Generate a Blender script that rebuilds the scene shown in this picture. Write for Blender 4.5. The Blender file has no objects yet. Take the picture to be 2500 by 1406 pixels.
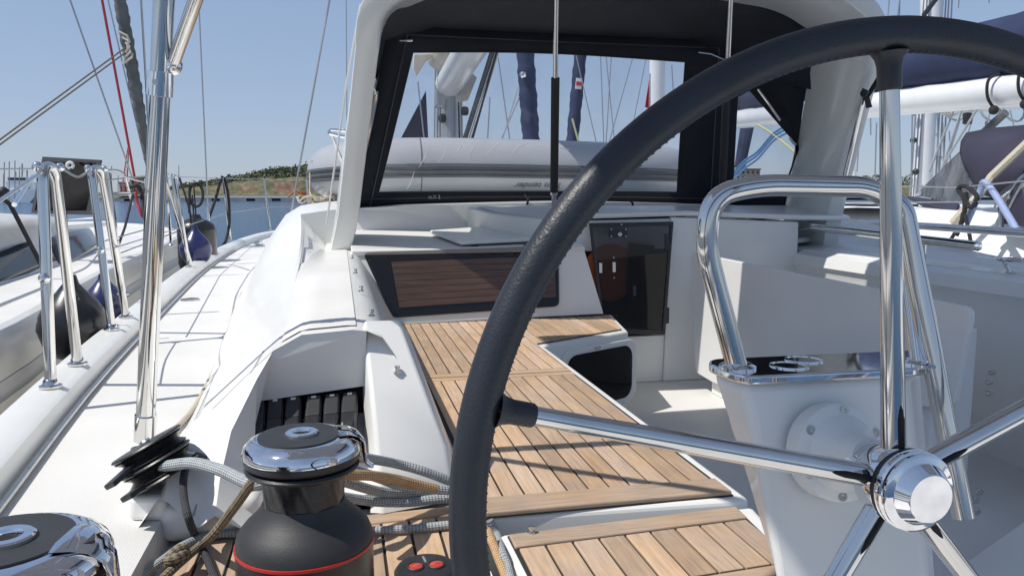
import bpy, math, random
from mathutils import Vector, Matrix, noise
random.seed(7)
S = bpy.context.scene
C = S.collection
R = math.radians
# ---------------------------------------------------------------- camera
# world origin = the eye; +Y = towards the bow, +X = starboard, water at z = -2.1
F, CX, CY = 1900.0, 1250.0, 703.0
PITCH = math.atan((703 - 475) / F)
YAW = math.atan((1250 - 830) / F * math.cos(PITCH))
cam = bpy.data.objects.new('camera', bpy.data.cameras.new('camera'))
C.objects.link(cam)
cam.data.sensor_width = 36
cam.data.lens = 36 * F / 2500
cam.data.clip_start = 0.02
cam.data.clip_end = 6000
cam.rotation_euler = (math.pi / 2 - PITCH, 0, -YAW)
S.camera = cam
# ---------------------------------------------------------------- sky + sun
SUN_EL = R(57)
sun_dir = Vector((-math.cos(SUN_EL), -0.09, math.sin(SUN_EL))).normalized()
W = bpy.data.worlds.new('World'); S.world = W; W.use_nodes = True
wn = W.node_tree
bg = wn.nodes['Background']
sky = wn.nodes.new('ShaderNodeTexSky')
sky.sky_type = 'NISHITA'; sky.sun_disc = False
sky.sun_elevation = SUN_EL
sky.sun_rotation = R(270)
sky.air_density = 1.0; sky.dust_density = 0.3; sky.ozone_density = 6.0
gm = wn.nodes.new('ShaderNodeGamma'); gm.inputs[1].default_value = .4   # softer contrast of the whole hazy sky
wb = wn.nodes.new('ShaderNodeVectorMath'); wb.operation = 'MULTIPLY'; wb.inputs[1].default_value = (1.75, 1.92, 2.30)   # white balance of the whole sky
wn.links.new(sky.outputs[0], gm.inputs[0]); wn.links.new(gm.outputs[0], wb.inputs[0]); wn.links.new(wb.outputs[0], bg.inputs[0])
bg.inputs[1].default_value = 0.128
sl = bpy.data.lights.new('sun', 'SUN'); sl.energy = 4.0; sl.angle = R(0.5); sl.color = (1, .955, .89)
so = bpy.data.objects.new('sun', sl); C.objects.link(so)
so.rotation_euler = sun_dir.to_track_quat('Z', 'Y').to_euler()
so.location = (-6, 0, 12)
vs = S.view_settings
vs.view_transform = 'Standard'; vs.look = 'None'; vs.gamma = 1; vs.exposure = 0.12; vs.use_curve_mapping = False
# ---------------------------------------------------------------- pixel -> place
def ray(px, py):
    u = (px - CX) / F; v = -(py - CY) / F
    cp, sp, cy, sy = math.cos(PITCH), math.sin(PITCH), math.cos(YAW), math.sin(YAW)
    return Vector((sy * cp + u * cy + v * sy * sp, cy * cp - u * sy + v * cy * sp, -sp + v * cp))
def P(px, py, x=None, y=None, z=None):
    d = ray(px, py)
    t = x / d.x if x is not None else y / d.y if y is not None else z / d.z
    return d * t
def PP(px, py, a, b, c):
    n = (Vector(b) - Vector(a)).cross(Vector(c) - Vector(a)); d = ray(px, py)
    return d * (n.dot(Vector(a)) / n.dot(d))
# ---------------------------------------------------------------- mesh helpers
WL = {}
def thing(name, label, cat, loc, group=None):
    o = bpy.data.objects.new(name, None); o.empty_display_size = .05
    C.objects.link(o); o.location = loc; WL[o.name] = Vector(loc)
    o['label'] = label; o['category'] = cat
    if group: o['group'] = group
    return o
def smooth_path(pts, n=8, closed=False):
    pts = [Vector(p) for p in pts]; out = []; N = len(pts)
    rng = N if closed else N - 1
    for i in range(rng):
        g = (lambda k: pts[k % N]) if closed else (lambda k: pts[max(0, min(N - 1, k))])
        p0, p1, p2, p3 = g(i - 1), g(i), g(i + 1), g(i + 2)
        for k in range(n):
            t = k / n
            out.append(.5 * ((2 * p1) + (p2 - p0) * t + (2 * p0 - 5 * p1 + 4 * p2 - p3) * t * t + (3 * p1 - p0 - 3 * p2 + p3) * t ** 3))
    if not closed: out.append(pts[-1])
    return out
def fillet(pts, r, n=6):
    """polyline with rounded corners"""
    pts = [Vector(p) for p in pts]; out = [pts[0]]
    for i in range(1, len(pts) - 1):
        a, b, c = pts[i - 1], pts[i], pts[i + 1]
        rr = min(r, (a - b).length * .48, (c - b).length * .48)
        p, q = b + (a - b).normalized() * rr, b + (c - b).normalized() * rr
        for k in range(n + 1):
            t = k / n
            out.append(p * (1 - t) ** 2 + b * 2 * t * (1 - t) + q * t * t)
    out.append(pts[-1]); return out
class MB:
    def __init__(s): s.v = []; s.f = []; s.uv = {}
    def add(s, vs, fs):
        b = len(s.v); s.v += [Vector(v) for v in vs]; s.f += [tuple(i + b for i in f) for f in fs]; return s
    def poly(s, pts): return s.add(pts, [tuple(range(len(pts)))])
    def prism(s, pts, off):
        pts = [Vector(p) for p in pts]; off = Vector(off); n = len(pts)
        nrm = sum(((pts[i]).cross(pts[(i + 1) % n]) for i in range(n)), Vector())
        if nrm.dot(off) > 0: pts = pts[::-1]
        vs = pts + [p + off for p in pts]
        fs = [tuple(range(n)), tuple(range(2 * n - 1, n - 1, -1))]
        fs += [(i, i + n, (i + 1) % n + n, (i + 1) % n) for i in range(n)]
        return s.add(vs, fs)
    def box(s, c, size, rot=None):
        c = Vector(c); hx, hy, hz = (q / 2 for q in size); vs = []
        for z in (-hz, hz):
            for x, y in ((-hx, -hy), (hx, -hy), (hx, hy), (-hx, hy)):
                p = Vector((x, y, z)); vs.append(c + (rot @ p if rot else p))
        return s.add(vs, [(3, 2, 1, 0), (4, 5, 6, 7), (0, 1, 5, 4), (1, 2, 6, 5), (2, 3, 7, 6), (3, 0, 4, 7)])
    def grid(s, rows, closeu=False, capends=False):
        b = len(s.v); n = len(rows[0])
        for r in rows: s.v += [Vector(p) for p in r]
        for i in range(len(rows) - 1):
            for j in range(n if closeu else n - 1):
                k = (j + 1) % n
                s.f.append((b + i * n + j, b + i * n + k, b + (i + 1) * n + k, b + (i + 1) * n + j))
        if capends:
            s.f.append(tuple(b + j for j in reversed(range(n))))
            s.f.append(tuple(b + (len(rows) - 1) * n + j for j in range(n)))
        return s
    def tube(s, pts, r, n=10, closed=False, cap=True, flat=1.0):
        pts = [Vector(p) for p in pts]; N = len(pts)
        rs = r if isinstance(r, (list, tuple)) else [r] * N
        tan = []
        for i in range(N):
            a, c = (pts[(i - 1) % N], pts[(i + 1) % N]) if closed else (pts[max(i - 1, 0)], pts[min(i + 1, N - 1)])
            tan.append((c - a).normalized())
        up = Vector((0, 0, 1)) if abs(tan[0].z) < .9 else Vector((1, 0, 0))
        u = tan[0].cross(up).normalized(); rows = []; L = [0.0]
        for i in range(N):
            u = (u - tan[i] * u.dot(tan[i])).normalized(); w = tan[i].cross(u)
            rows.append([pts[i] + (u * math.cos(2 * math.pi * k / n) + w * flat * math.sin(2 * math.pi * k / n)) * rs[i] for k in range(n)])
            if i: L.append(L[-1] + (pts[i] - pts[i - 1]).length)
        b = len(s.v)
        for rr in rows: s.v += rr
        for i in range(N if closed else N - 1):
            i2 = (i + 1) % N; l2 = L[i2] if i2 else L[-1] + (pts[0] - pts[-1]).length
            for j in range(n):
                k = (j + 1) % n
                s.uv[len(s.f)] = [(j / n, L[i]), ((j + 1) / n, L[i]), ((j + 1) / n, l2), (j / n, l2)]
                s.f.append((b + i * n + j, b + i * n + k, b + i2 * n + k, b + i2 * n + j))
        if cap and not closed:
            s.f.append(tuple(b + j for j in reversed(range(n)))); s.f.append(tuple(b + (N - 1) * n + j for j in range(n)))
        return s
    def lathe(s, prof, o, axis=(0, 0, 1), n=32, ang=2 * math.pi, ref=None):
        o = Vector(o); a = Vector(axis).normalized()
        u = Vector(ref) if ref else (Vector((1, 0, 0)) if abs(a.x) < .9 else Vector((0, 1, 0)))
        u = (u - a * u.dot(a)).normalized(); w = a.cross(u)
        rows = [[o + a * h + (u * math.cos(2 * math.pi * k / n) + w * math.sin(2 * math.pi * k / n)) * max(r, 1e-5) for k in range(n)] for r, h in prof]
        s.grid(rows, closeu=True, capends=True); return s
    def ball(s, c, r, n=10, m=7):
        c = Vector(c); r = Vector((r, r, r)) if isinstance(r, (int, float)) else Vector(r)
        rows = [[c + Vector((r.x * math.sin(t) * math.cos(p), r.y * math.sin(t) * math.sin(p), r.z * -math.cos(t)))
                 for p in [2 * math.pi * k / n for k in range(n)]] for t in [max(1e-3, math.pi * i / m) if i < m else math.pi - 1e-3 for i in range(m + 1)]]
        return s.grid(rows, closeu=True)
    def build(s, name, mat, parent=None, label=None, cat=None, group=None, kind=None, smooth=35, bevel=0, seg=2, solid=0, origin=None):
        if parent is not None: o0 = WL[parent.name]
        elif origin is not None: o0 = Vector(origin)
        else:
            mn = [min(v[i] for v in s.v) for i in range(3)]; mx = [max(v[i] for v in s.v) for i in range(3)]
            o0 = Vector(((mn[0] + mx[0]) / 2, (mn[1] + mx[1]) / 2, mn[2]))
        me = bpy.data.meshes.new(name)
        me.from_pydata([v - o0 for v in s.v], [], s.f)
        if s.uv:
            ul = me.uv_layers.new(name='UVMap')
            for pi, p in enumerate(me.polygons):
                q = s.uv.get(pi)
                if q:
                    for k, li in enumerate(p.loop_indices): ul.data[li].uv = q[k]
        me.materials.append(M[mat])
        me.validate()
        if smooth:
            for p in me.polygons: p.use_smooth = True
            me.set_sharp_from_angle(angle=R(smooth))
        o = bpy.data.objects.new(name, me); C.objects.link(o)
        if parent is not None: o.parent = parent
        else: o.location = o0
        WL[o.name] = o0
        if label: o['label'] = label
        if cat: o['category'] = cat
        if group: o['group'] = group
        if kind: o['kind'] = kind
        if solid:
            m = o.modifiers.new('solid', 'SOLIDIFY'); m.thickness = solid; m.offset = 0
        if bevel:
            m = o.modifiers.new('bevel', 'BEVEL'); m.width = bevel; m.segments = seg; m.limit_method = 'ANGLE'; m.angle_limit = R(28)
        return o
def copy_tree(o, parent=None, loc=None, rz=None, label=None):
    c = o.copy(); C.objects.link(c)
    if parent is not None: c.parent = parent
    if loc is not None: c.location = loc
    if rz is not None: c.rotation_euler.z = rz
    if label: c['label'] = label
    for ch in [q for q in o.children]: copy_tree(ch, c)
    return c
def tube(name, pts, r, mat, n=10, **k): return MB().tube(pts, r, n).build(name, mat, **k)
def circ(c, a, b, r, n=16, r2=None, ph=0):
    c = Vector(c); a = Vector(a); b = Vector(b); r2 = r2 or r
    return [c + a * r * math.cos(ph + 2 * math.pi * k / n) + b * r2 * math.sin(ph + 2 * math.pi * k / n) for k in range(n)]
def rrect(w, h, r, n=5):
    out = []
    for sx, sy, a0 in ((1, 1, 0), (-1, 1, 90), (-1, -1, 180), (1, -1, 270)):
        for k in range(n + 1):
            a = R(a0 + 90 * k / n); out.append((sx * (w / 2 - r) + r * math.cos(a), sy * (h / 2 - r) + r * math.sin(a)))
    return out
def round_poly(pts, r, n=4):
    pts = [Vector(p) for p in pts]; out = []; N = len(pts)
    for i in range(N):
        a, b, c = pts[i - 1], pts[i], pts[(i + 1) % N]
        rr = min(r, (a - b).length * .45, (c - b).length * .45)
        p, q = b + (a - b).normalized() * rr, b + (c - b).normalized() * rr
        out += [p * (1 - t) ** 2 + b * 2 * t * (1 - t) + q * t * t for t in [k / n for k in range(n + 1)]]
    return out
def lerp_tab(tab, y):
    if y <= tab[0][0]: return tab[0][1]
    for (a, b), (c, d) in zip(tab, tab[1:]):
        if y <= c: return b + (d - b) * (y - a) / (c - a)
    return tab[-1][1]
def smooth_tab(tab, n=6):
    return [(p.x, p.y) for p in smooth_path([(a, b, 0) for a, b in tab], n)]
# ---------------------------------------------------------------- materials
M = {}
def mat(name, col, rough=.5, metal=0, coat=0, var=0, vscale=6, bump=0, bscale=60, spec=None, stretch=(1, 1, 1), rvar=0, rand=0, dirt=None):
    m = bpy.data.materials.new(name); m.use_nodes = True; M[name] = m
    nt = m.node_tree; N = nt.nodes; Lk = nt.links; b = N['Principled BSDF']
    b.inputs['Base Color'].default_value = (*col, 1); b.inputs['Roughness'].default_value = rough; b.inputs['Metallic'].default_value = metal
    if coat: b.inputs['Coat Weight'].default_value = coat; b.inputs['Coat Roughness'].default_value = .05
    if spec is not None: b.inputs['Specular IOR Level'].default_value = spec
    tc = N.new('ShaderNodeTexCoord'); mp = N.new('ShaderNodeMapping'); mp.inputs['Scale'].default_value = stretch
    Lk.new(tc.outputs['Object'], mp.inputs['Vector'])
    if var or rand:
        nz = N.new('ShaderNodeTexNoise'); nz.inputs['Scale'].default_value = vscale; nz.inputs['Detail'].default_value = 6
        Lk.new(mp.outputs[0], nz.inputs['Vector'])
        mr = N.new('ShaderNodeMapRange'); mr.inputs['From Min'].default_value = .3; mr.inputs['From Max'].default_value = .7
        mr.inputs['To Min'].default_value = 1 - var; mr.inputs['To Max'].default_value = 1 + var * .4
        Lk.new(nz.outputs['Fac'], mr.inputs['Value'])
        val = mr.outputs[0]
        if rand:
            oi = N.new('ShaderNodeObjectInfo'); m2 = N.new('ShaderNodeMapRange')
            m2.inputs['To Min'].default_value = 1 - rand; m2.inputs['To Max'].default_value = 1 + rand
            Lk.new(oi.outputs['Random'], m2.inputs['Value'])
            mu = N.new('ShaderNodeMath'); mu.operation = 'MULTIPLY'; Lk.new(val, mu.inputs[0]); Lk.new(m2.outputs[0], mu.inputs[1]); val = mu.outputs[0]
        vm = N.new('ShaderNodeVectorMath'); vm.operation = 'SCALE'; vm.inputs[0].default_value = col
        Lk.new(val, vm.inputs['Scale']); Lk.new(vm.outputs[0], b.inputs['Base Color'])
    if rvar:
        n3 = N.new('ShaderNodeTexNoise'); n3.inputs['Scale'].default_value = vscale * 3; n3.inputs['Detail'].default_value = 5
        Lk.new(mp.outputs[0], n3.inputs['Vector'])
        m3 = N.new('ShaderNodeMapRange'); m3.inputs['To Min'].default_value = max(0, rough - rvar); m3.inputs['To Max'].default_value = rough + rvar
        Lk.new(n3.outputs['Fac'], m3.inputs['Value']); Lk.new(m3.outputs[0], b.inputs['Roughness'])
    if bump:
        n2 = N.new('ShaderNodeTexNoise'); n2.inputs['Scale'].default_value = bscale; n2.inputs['Detail'].default_value = 4
        Lk.new(mp.outputs[0], n2.inputs['Vector'])
        bp = N.new('ShaderNodeBump'); bp.inputs['Strength'].default_value = bump; bp.inputs['Distance'].default_value = .01
        Lk.new(n2.outputs['Fac'], bp.inputs['Height']); Lk.new(bp.outputs[0], b.inputs['Normal'])
    return m
mat('gelcoat', (.80, .80, .77), .36, coat=.18, var=.05, vscale=3, bump=.004, bscale=9)
mat('gelcoat_cool', (.80, .80, .78), .34, coat=.2, var=.05, vscale=2, bump=.004, bscale=9)
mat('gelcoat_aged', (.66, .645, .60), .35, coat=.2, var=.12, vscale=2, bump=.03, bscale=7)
mat('arch_paint', (.72, .73, .70), .25, coat=.4, var=.05, vscale=3, bump=.02, bscale=8)
mat('white_plain', (.78, .78, .76), .4, var=.06)
mat('steel', (.68, .67, .65), .09, 1, var=.10, vscale=25, stretch=(1, 1, .2), rvar=.05, bump=.012, bscale=40)
mat('chrome', (.82, .82, .83), .05, 1, var=.12, vscale=60, rvar=.035)
mat('steel_dull', (.55, .55, .54), .3, 1, var=.15, vscale=40)
mat('wire', (.42, .43, .45), .4, .8)
mat('leather', (.020, .024, .032), .44, var=.25, vscale=14, spec=.45)
mat('black_plastic', (.022, .024, .028), .38, var=.2, vscale=30, bump=.05, bscale=200)
mat('black_matte', (.030, .031, .034), .55, var=.15, vscale=40, bump=.06, bscale=350)
mat('black_anodised', (.016, .017, .019), .27, var=.3, vscale=18, rvar=.08)
mat('rubber', (.012, .013, .016), .6, bump=.1, bscale=150)
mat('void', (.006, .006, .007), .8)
mat('red_line', (.45, .02, .02), .4)
mat('red_button', (.50, .035, .02), .15, coat=1)
mat('canvas_black', (.014, .017, .025), .82, var=.35, vscale=4, bump=.5, bscale=11)
mat('canvas_navy', (.020, .032, .088), .8, var=.35, vscale=2.5, bump=.7, bscale=5)
mat('canvas_plum', (.034, .032, .060), .8, var=.3, vscale=2.5, bump=.6, bscale=4)
mat('canvas_grey', (.13, .14, .145), .85, var=.3, vscale=6, bump=.3, bscale=30)
mat('sailcloth', (.62, .57, .49), .75, var=.25, vscale=5, bump=.6, bscale=7)
mat('pvc_grey', (.40, .41, .43), .32, coat=.2, var=.07, vscale=3, bump=.04, bscale=6)
mat('pvc_dark', (.085, .09, .10), .45)
mat('fender_black', (.014, .015, .018), .3, var=.2, coat=.2)
mat('fender_navy', (.02, .024, .11), .28, var=.2, coat=.3)
mat('print_dark', (.03, .033, .04), .6)
mat('print_light', (.5, .5, .52), .6)
mat('white_spar', (.74, .75, .76), .3, coat=.3, var=.05)
mat('alu_spar', (.60, .62, .63), .35, .5, var=.12, vscale=8, stretch=(1, 1, .1))
mat('flag_red', (.50, .03, .045), .7, bump=.3, bscale=5)
mat('flag_white', (.75, .75, .75), .7)
mat('blue_cord', (.12, .26, .46), .7)
mat('yellow_cord', (.55, .53, .28), .7)
mat('orange', (.55, .13, .03), .5)
mat('stone_quay', (.42, .40, .37), .85, var=.2, vscale=.4)
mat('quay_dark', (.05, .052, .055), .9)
mat('render_wall', (.52, .45, .37), .85, var=.1, vscale=.3)
mat('roof_brown', (.22, .13, .10), .85)
mat('glass_dark', (.03, .035, .045), .1)
mat('ship_white', (.72, .74, .76), .5, var=.08, vscale=.3)
mat('ship_blue', (.10, .15, .26), .4, var=.1, vscale=.2)
mat('bark', (.10, .075, .055), .9)
mat('caulk', (.022, .021, .02), .75)
def rope(name, c1, c2, ca=9.0, cb=None, r=.008):
    m = bpy.data.materials.new(name); m.use_nodes = True; M[name] = m
    nt = m.node_tree; N = nt.nodes; Lk = nt.links; b = N['Principled BSDF']; b.inputs['Roughness'].default_value = .8
    tc = N.new('ShaderNodeTexCoord'); sx = N.new('ShaderNodeSeparateXYZ'); Lk.new(tc.outputs['UV'], sx.inputs[0])
    def wave(su, sv):
        a = N.new('ShaderNodeMath'); a.operation = 'MULTIPLY'; a.inputs[1].default_value = su * 2 * math.pi; Lk.new(sx.outputs[0], a.inputs[0])
        c = N.new('ShaderNodeMath'); c.operation = 'MULTIPLY_ADD'; c.inputs[1].default_value = sv; Lk.new(sx.outputs[1], c.inputs[0]); Lk.new(a.outputs[0], c.inputs[2])
        d = N.new('ShaderNodeMath'); d.operation = 'SINE'; Lk.new(c.outputs[0], d.inputs[0]); return d.outputs[0]
    k = 2 * math.pi * ca / (2 * math.pi * r) * .55
    mx = N.new('ShaderNodeMath'); mx.operation = 'MULTIPLY'; Lk.new(wave(ca, k), mx.inputs[0]); Lk.new(wave(ca, -k), mx.inputs[1])
    mr = N.new('ShaderNodeMapRange'); mr.inputs['From Min'].default_value = -1; Lk.new(mx.outputs[0], mr.inputs['Value'])
    nz = N.new('ShaderNodeTexNoise'); nz.inputs['Scale'].default_value = 60; nz.inputs['Detail'].default_value = 3; Lk.new(tc.outputs['Object'], nz.inputs['Vector'])
    ad = N.new('ShaderNodeMath'); ad.operation = 'MULTIPLY_ADD'; ad.inputs[1].default_value = .6; Lk.new(nz.outputs['Fac'], ad.inputs[0]); Lk.new(mr.outputs[0], ad.inputs[2])
    cr = N.new('ShaderNodeValToRGB'); cr.color_ramp.elements[0].position = .35; cr.color_ramp.elements[0].color = (*c1, 1)
    cr.color_ramp.elements[1].position = 1.0; cr.color_ramp.elements[1].color = (*c2, 1)
    Lk.new(ad.outputs[0], cr.inputs[0]); Lk.new(cr.outputs[0], b.inputs['Base Color'])
    bp = N.new('ShaderNodeBump'); bp.inputs['Strength'].default_value = .7; bp.inputs['Distance'].default_value = .002
    Lk.new(mr.outputs[0], bp.inputs['Height']); Lk.new(bp.outputs[0], b.inputs['Normal'])
rope('rope_grey', (.13, .155, .17), (.46, .49, .50), 7)
rope('rope_tan', (.24, .14, .06), (.60, .40, .22), 7)
rope('rope_dark', (.012, .013, .018), (.055, .057, .065), 7)
rope('rope_brown', (.035, .028, .02), (.27, .22, .15), 5)
rope('rope_beige', (.35, .30, .22), (.62, .56, .46), 6)
rope('rope_black', (.008, .008, .01), (.03, .03, .034), 6)
rope('rope_red', (.20, .01, .02), (.50, .05, .08), 6)
rope('rope_blue', (.08, .13, .34), (.42, .50, .68), 6)
def teak(name, along_x):
    m = bpy.data.materials.new(name); m.use_nodes = True; M[name] = m
    nt = m.node_tree; N = nt.nodes; Lk = nt.links; b = N['Principled BSDF']; b.inputs['Roughness'].default_value = .62
    tc = N.new('ShaderNodeTexCoord'); oi = N.new('ShaderNodeObjectInfo')
    va = N.new('ShaderNodeVectorMath'); va.operation = 'MULTIPLY_ADD'; va.inputs[1].default_value = (7, 5, 3)
    cb = N.new('ShaderNodeCombineXYZ'); [Lk.new(oi.outputs['Random'], cb.inputs[i]) for i in range(3)]
    Lk.new(cb.outputs[0], va.inputs[0]); Lk.new(tc.outputs['Object'], va.inputs[2])
    mp = N.new('ShaderNodeMapping'); mp.inputs['Scale'].default_value = (5, 90, 60) if along_x else (90, 5, 60); Lk.new(va.outputs[0], mp.inputs[0])
    n1 = N.new('ShaderNodeTexNoise'); n1.inputs['Scale'].default_value = 1.6; n1.inputs['Detail'].default_value = 8; n1.inputs['Roughness'].default_value = .62; Lk.new(mp.outputs[0], n1.inputs[0])
    n2 = N.new('ShaderNodeTexNoise'); n2.inputs['Scale'].default_value = 9; n2.inputs['Detail'].default_value = 4; Lk.new(va.outputs[0], n2.inputs[0])
    cr = N.new('ShaderNodeValToRGB'); e = cr.color_ramp.elements
    e[0].position = .25; e[0].color = (.30, .185, .108, 1); e[1].position = .78; e[1].color = (.66, .47, .305, 1)
    k = e.new(.5); k.color = (.475, .33, .215, 1)
    mx = N.new('ShaderNodeMath'); mx.operation = 'MULTIPLY_ADD'; mx.inputs[1].default_value = .35; Lk.new(n2.outputs[0], mx.inputs[0])
    ms = N.new('ShaderNodeMath'); ms.operation = 'MULTIPLY'; ms.inputs[1].default_value = .68; Lk.new(n1.outputs[0], ms.inputs[0]); Lk.new(ms.outputs[0], mx.inputs[2])
    Lk.new(mx.outputs[0], cr.inputs[0])
    mr = N.new('ShaderNodeMapRange'); mr.inputs['To Min'].default_value = .80; mr.inputs['To Max'].default_value = 1.18; Lk.new(oi.outputs['Random'], mr.inputs[0])
    vm = N.new('ShaderNodeVectorMath'); vm.operation = 'SCALE'; Lk.new(cr.outputs[0], vm.inputs[0]); Lk.new(mr.outputs[0], vm.inputs['Scale'])
    n3 = N.new('ShaderNodeTexNoise'); n3.inputs['Scale'].default_value = 4.5; n3.inputs['Detail'].default_value = 5; Lk.new(va.outputs[0], n3.inputs[0])   # greyed, weathered patches
    m3 = N.new('ShaderNodeMapRange'); m3.inputs['From Min'].default_value = .35; m3.inputs['From Max'].default_value = .65; m3.inputs['To Min'].default_value = .80; m3.inputs['To Max'].default_value = 1.08; Lk.new(n3.outputs[0], m3.inputs[0])
    hs = N.new('ShaderNodeHueSaturation'); Lk.new(m3.outputs[0], hs.inputs['Saturation']); Lk.new(vm.outputs[0], hs.inputs['Color']); Lk.new(hs.outputs[0], b.inputs['Base Color'])
    bp = N.new('ShaderNodeBump'); bp.inputs['Strength'].default_value = .35; bp.inputs['Distance'].default_value = .002; Lk.new(n1.outputs[0], bp.inputs['Height']); Lk.new(bp.outputs[0], b.inputs['Normal'])
mat('seam_grey', (.35, .35, .35), .6)
teak('teak', False); teak('teak_x', True)
mat('blind_wood', (.30, .20, .14), .6, var=.4, vscale=5, stretch=(1, 20, 20))
def nonskid():
    m = mat('nonskid', (.72, .71, .68), .55, var=.09, vscale=2.0)
    nt = m.node_tree; N = nt.nodes; Lk = nt.links; b = N['Principled BSDF']
    tc = N.new('ShaderNodeTexCoord'); v = N.new('ShaderNodeTexVoronoi'); v.inputs['Scale'].default_value = 190; v.inputs['Randomness'].default_value = .15
    Lk.new(tc.outputs['Object'], v.inputs['Vector'])
    bp = N.new('ShaderNodeBump'); bp.inputs['Strength'].default_value = .5; bp.inputs['Distance'].default_value = .0015
    Lk.new(v.outputs['Distance'], bp.inputs['Height']); Lk.new(bp.outputs[0], b.inputs['Normal'])
nonskid()
def leather_bump():
    m = M['leather']; nt = m.node_tree; N = nt.nodes; Lk = nt.links; b = N['Principled BSDF']
    tc = N.new('ShaderNodeTexCoord'); v = N.new('ShaderNodeTexVoronoi'); v.feature = 'SMOOTH_F1'; v.inputs['Scale'].default_value = 420; Lk.new(tc.outputs['Object'], v.inputs['Vector'])
    n = N.new('ShaderNodeTexNoise'); n.inputs['Scale'].default_value = 150; n.inputs['Detail'].default_value = 6; Lk.new(tc.outputs['Object'], n.inputs['Vector'])
    a = N.new('ShaderNodeMath'); a.operation = 'MULTIPLY_ADD'; a.inputs[1].default_value = .8; Lk.new(n.outputs[0], a.inputs[0]); Lk.new(v.outputs[0], a.inputs[2])
    bp = N.new('ShaderNodeBump'); bp.inputs['Strength'].default_value = .34; bp.inputs['Distance'].default_value = .0009; Lk.new(a.outputs[0], bp.inputs['Height']); Lk.new(bp.outputs[0], b.inputs['Normal'])
leather_bump()
def clear(name, tint, gloss, ior, bumpstr=0, bscale=3, haze=0.0):
    m = bpy.data.materials.new(name); m.use_nodes = True; M[name] = m
    nt = m.node_tree; N = nt.nodes; Lk = nt.links; N.remove(N['Principled BSDF']); out = N['Material Output']
    t = N.new('ShaderNodeBsdfTransparent'); t.inputs[0].default_value = (*tint, 1)
    g = N.new('ShaderNodeBsdfGlossy'); g.inputs['Roughness'].default_value = gloss; g.inputs[0].default_value = (1, 1, 1, 1)
    f = N.new('ShaderNodeFresnel'); f.inputs[0].default_value = ior
    base = t
    if haze:
        d = N.new('ShaderNodeBsdfDiffuse'); d.inputs[0].default_value = (.7, .72, .75, 1)
        m0 = N.new('ShaderNodeMixShader'); nz = N.new('ShaderNodeTexNoise'); nz.inputs['Scale'].default_value = 2.5; nz.inputs['Detail'].default_value = 5
        tc = N.new('ShaderNodeTexCoord'); mp = N.new('ShaderNodeMapping'); mp.inputs['Scale'].default_value = (1.6, 1, .7); mp.inputs['Rotation'].default_value = (0, .6, 0)
        Lk.new(tc.outputs['Object'], mp.inputs[0]); Lk.new(mp.outputs[0], nz.inputs['Vector'])
        r = N.new('ShaderNodeMapRange'); r.inputs['From Min'].default_value = .42; r.inputs['From Max'].default_value = .75; r.inputs['To Min'].default_value = haze * .25; r.inputs['To Max'].default_value = haze
        Lk.new(nz.outputs[0], r.inputs[0]); Lk.new(r.outputs[0], m0.inputs[0]); Lk.new(t.outputs[0], m0.inputs[1]); Lk.new(d.outputs[0], m0.inputs[2]); base = m0
    mx = N.new('ShaderNodeMixShader'); Lk.new(f.outputs[0], mx.inputs[0]); Lk.new(base.outputs[0], mx.inputs[1]); Lk.new(g.outputs[0], mx.inputs[2])
    if bumpstr:
        nz = N.new('ShaderNodeTexNoise'); nz.inputs['Scale'].default_value = bscale; tc = N.new('ShaderNodeTexCoord'); Lk.new(tc.outputs['Object'], nz.inputs['Vector'])
        bp = N.new('ShaderNodeBump'); bp.inputs['Strength'].default_value = bumpstr; bp.inputs['Distance'].default_value = .02
        Lk.new(nz.outputs[0], bp.inputs['Height']); Lk.new(bp.outputs[0], g.inputs['Normal']); Lk.new(bp.outputs[0], f.inputs['Normal'])
    Lk.new(mx.outputs[0], out.inputs[0])
clear('vinyl', (.91, .92, .935), .03, 1.35, .3, 4, .16)
clear('vinyl_side', (.85, .87, .90), .05, 1.4, .5, 6, .34)
clear('acrylic_smoke', (.60, .56, .55), .03, 1.45, .05, 2)
clear('acrylic_door', (.27, .26, .30), .04, 1.4, .08, 2)
def water():
    m = bpy.data.materials.new('water'); m.use_nodes = True; M['water'] = m
    nt = m.node_tree; N = nt.nodes; Lk = nt.links; b = N['Principled BSDF']
    b.inputs['Base Color'].default_value = (.012, .07, .16, 1); b.inputs['Roughness'].default_value = .12; b.inputs['IOR'].default_value = 1.33
    tc = N.new('ShaderNodeTexCoord'); mp = N.new('ShaderNodeMapping'); mp.inputs['Scale'].default_value = (.55, 1.5, 1); mp.inputs['Rotation'].default_value = (0, 0, .35); Lk.new(tc.outputs['Object'], mp.inputs[0])
    n = N.new('ShaderNodeTexNoise'); n.inputs['Scale'].default_value = 1.4; n.inputs['Detail'].default_value = 5; n.inputs['Roughness'].default_value = .6; Lk.new(mp.outputs[0], n.inputs[0])
    bp = N.new('ShaderNodeBump'); bp.inputs['Strength'].default_value = .8; bp.inputs['Distance'].default_value = .22; Lk.new(n.outputs[0], bp.inputs['Height']); Lk.new(bp.outputs[0], b.inputs['Normal'])
water()
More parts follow.
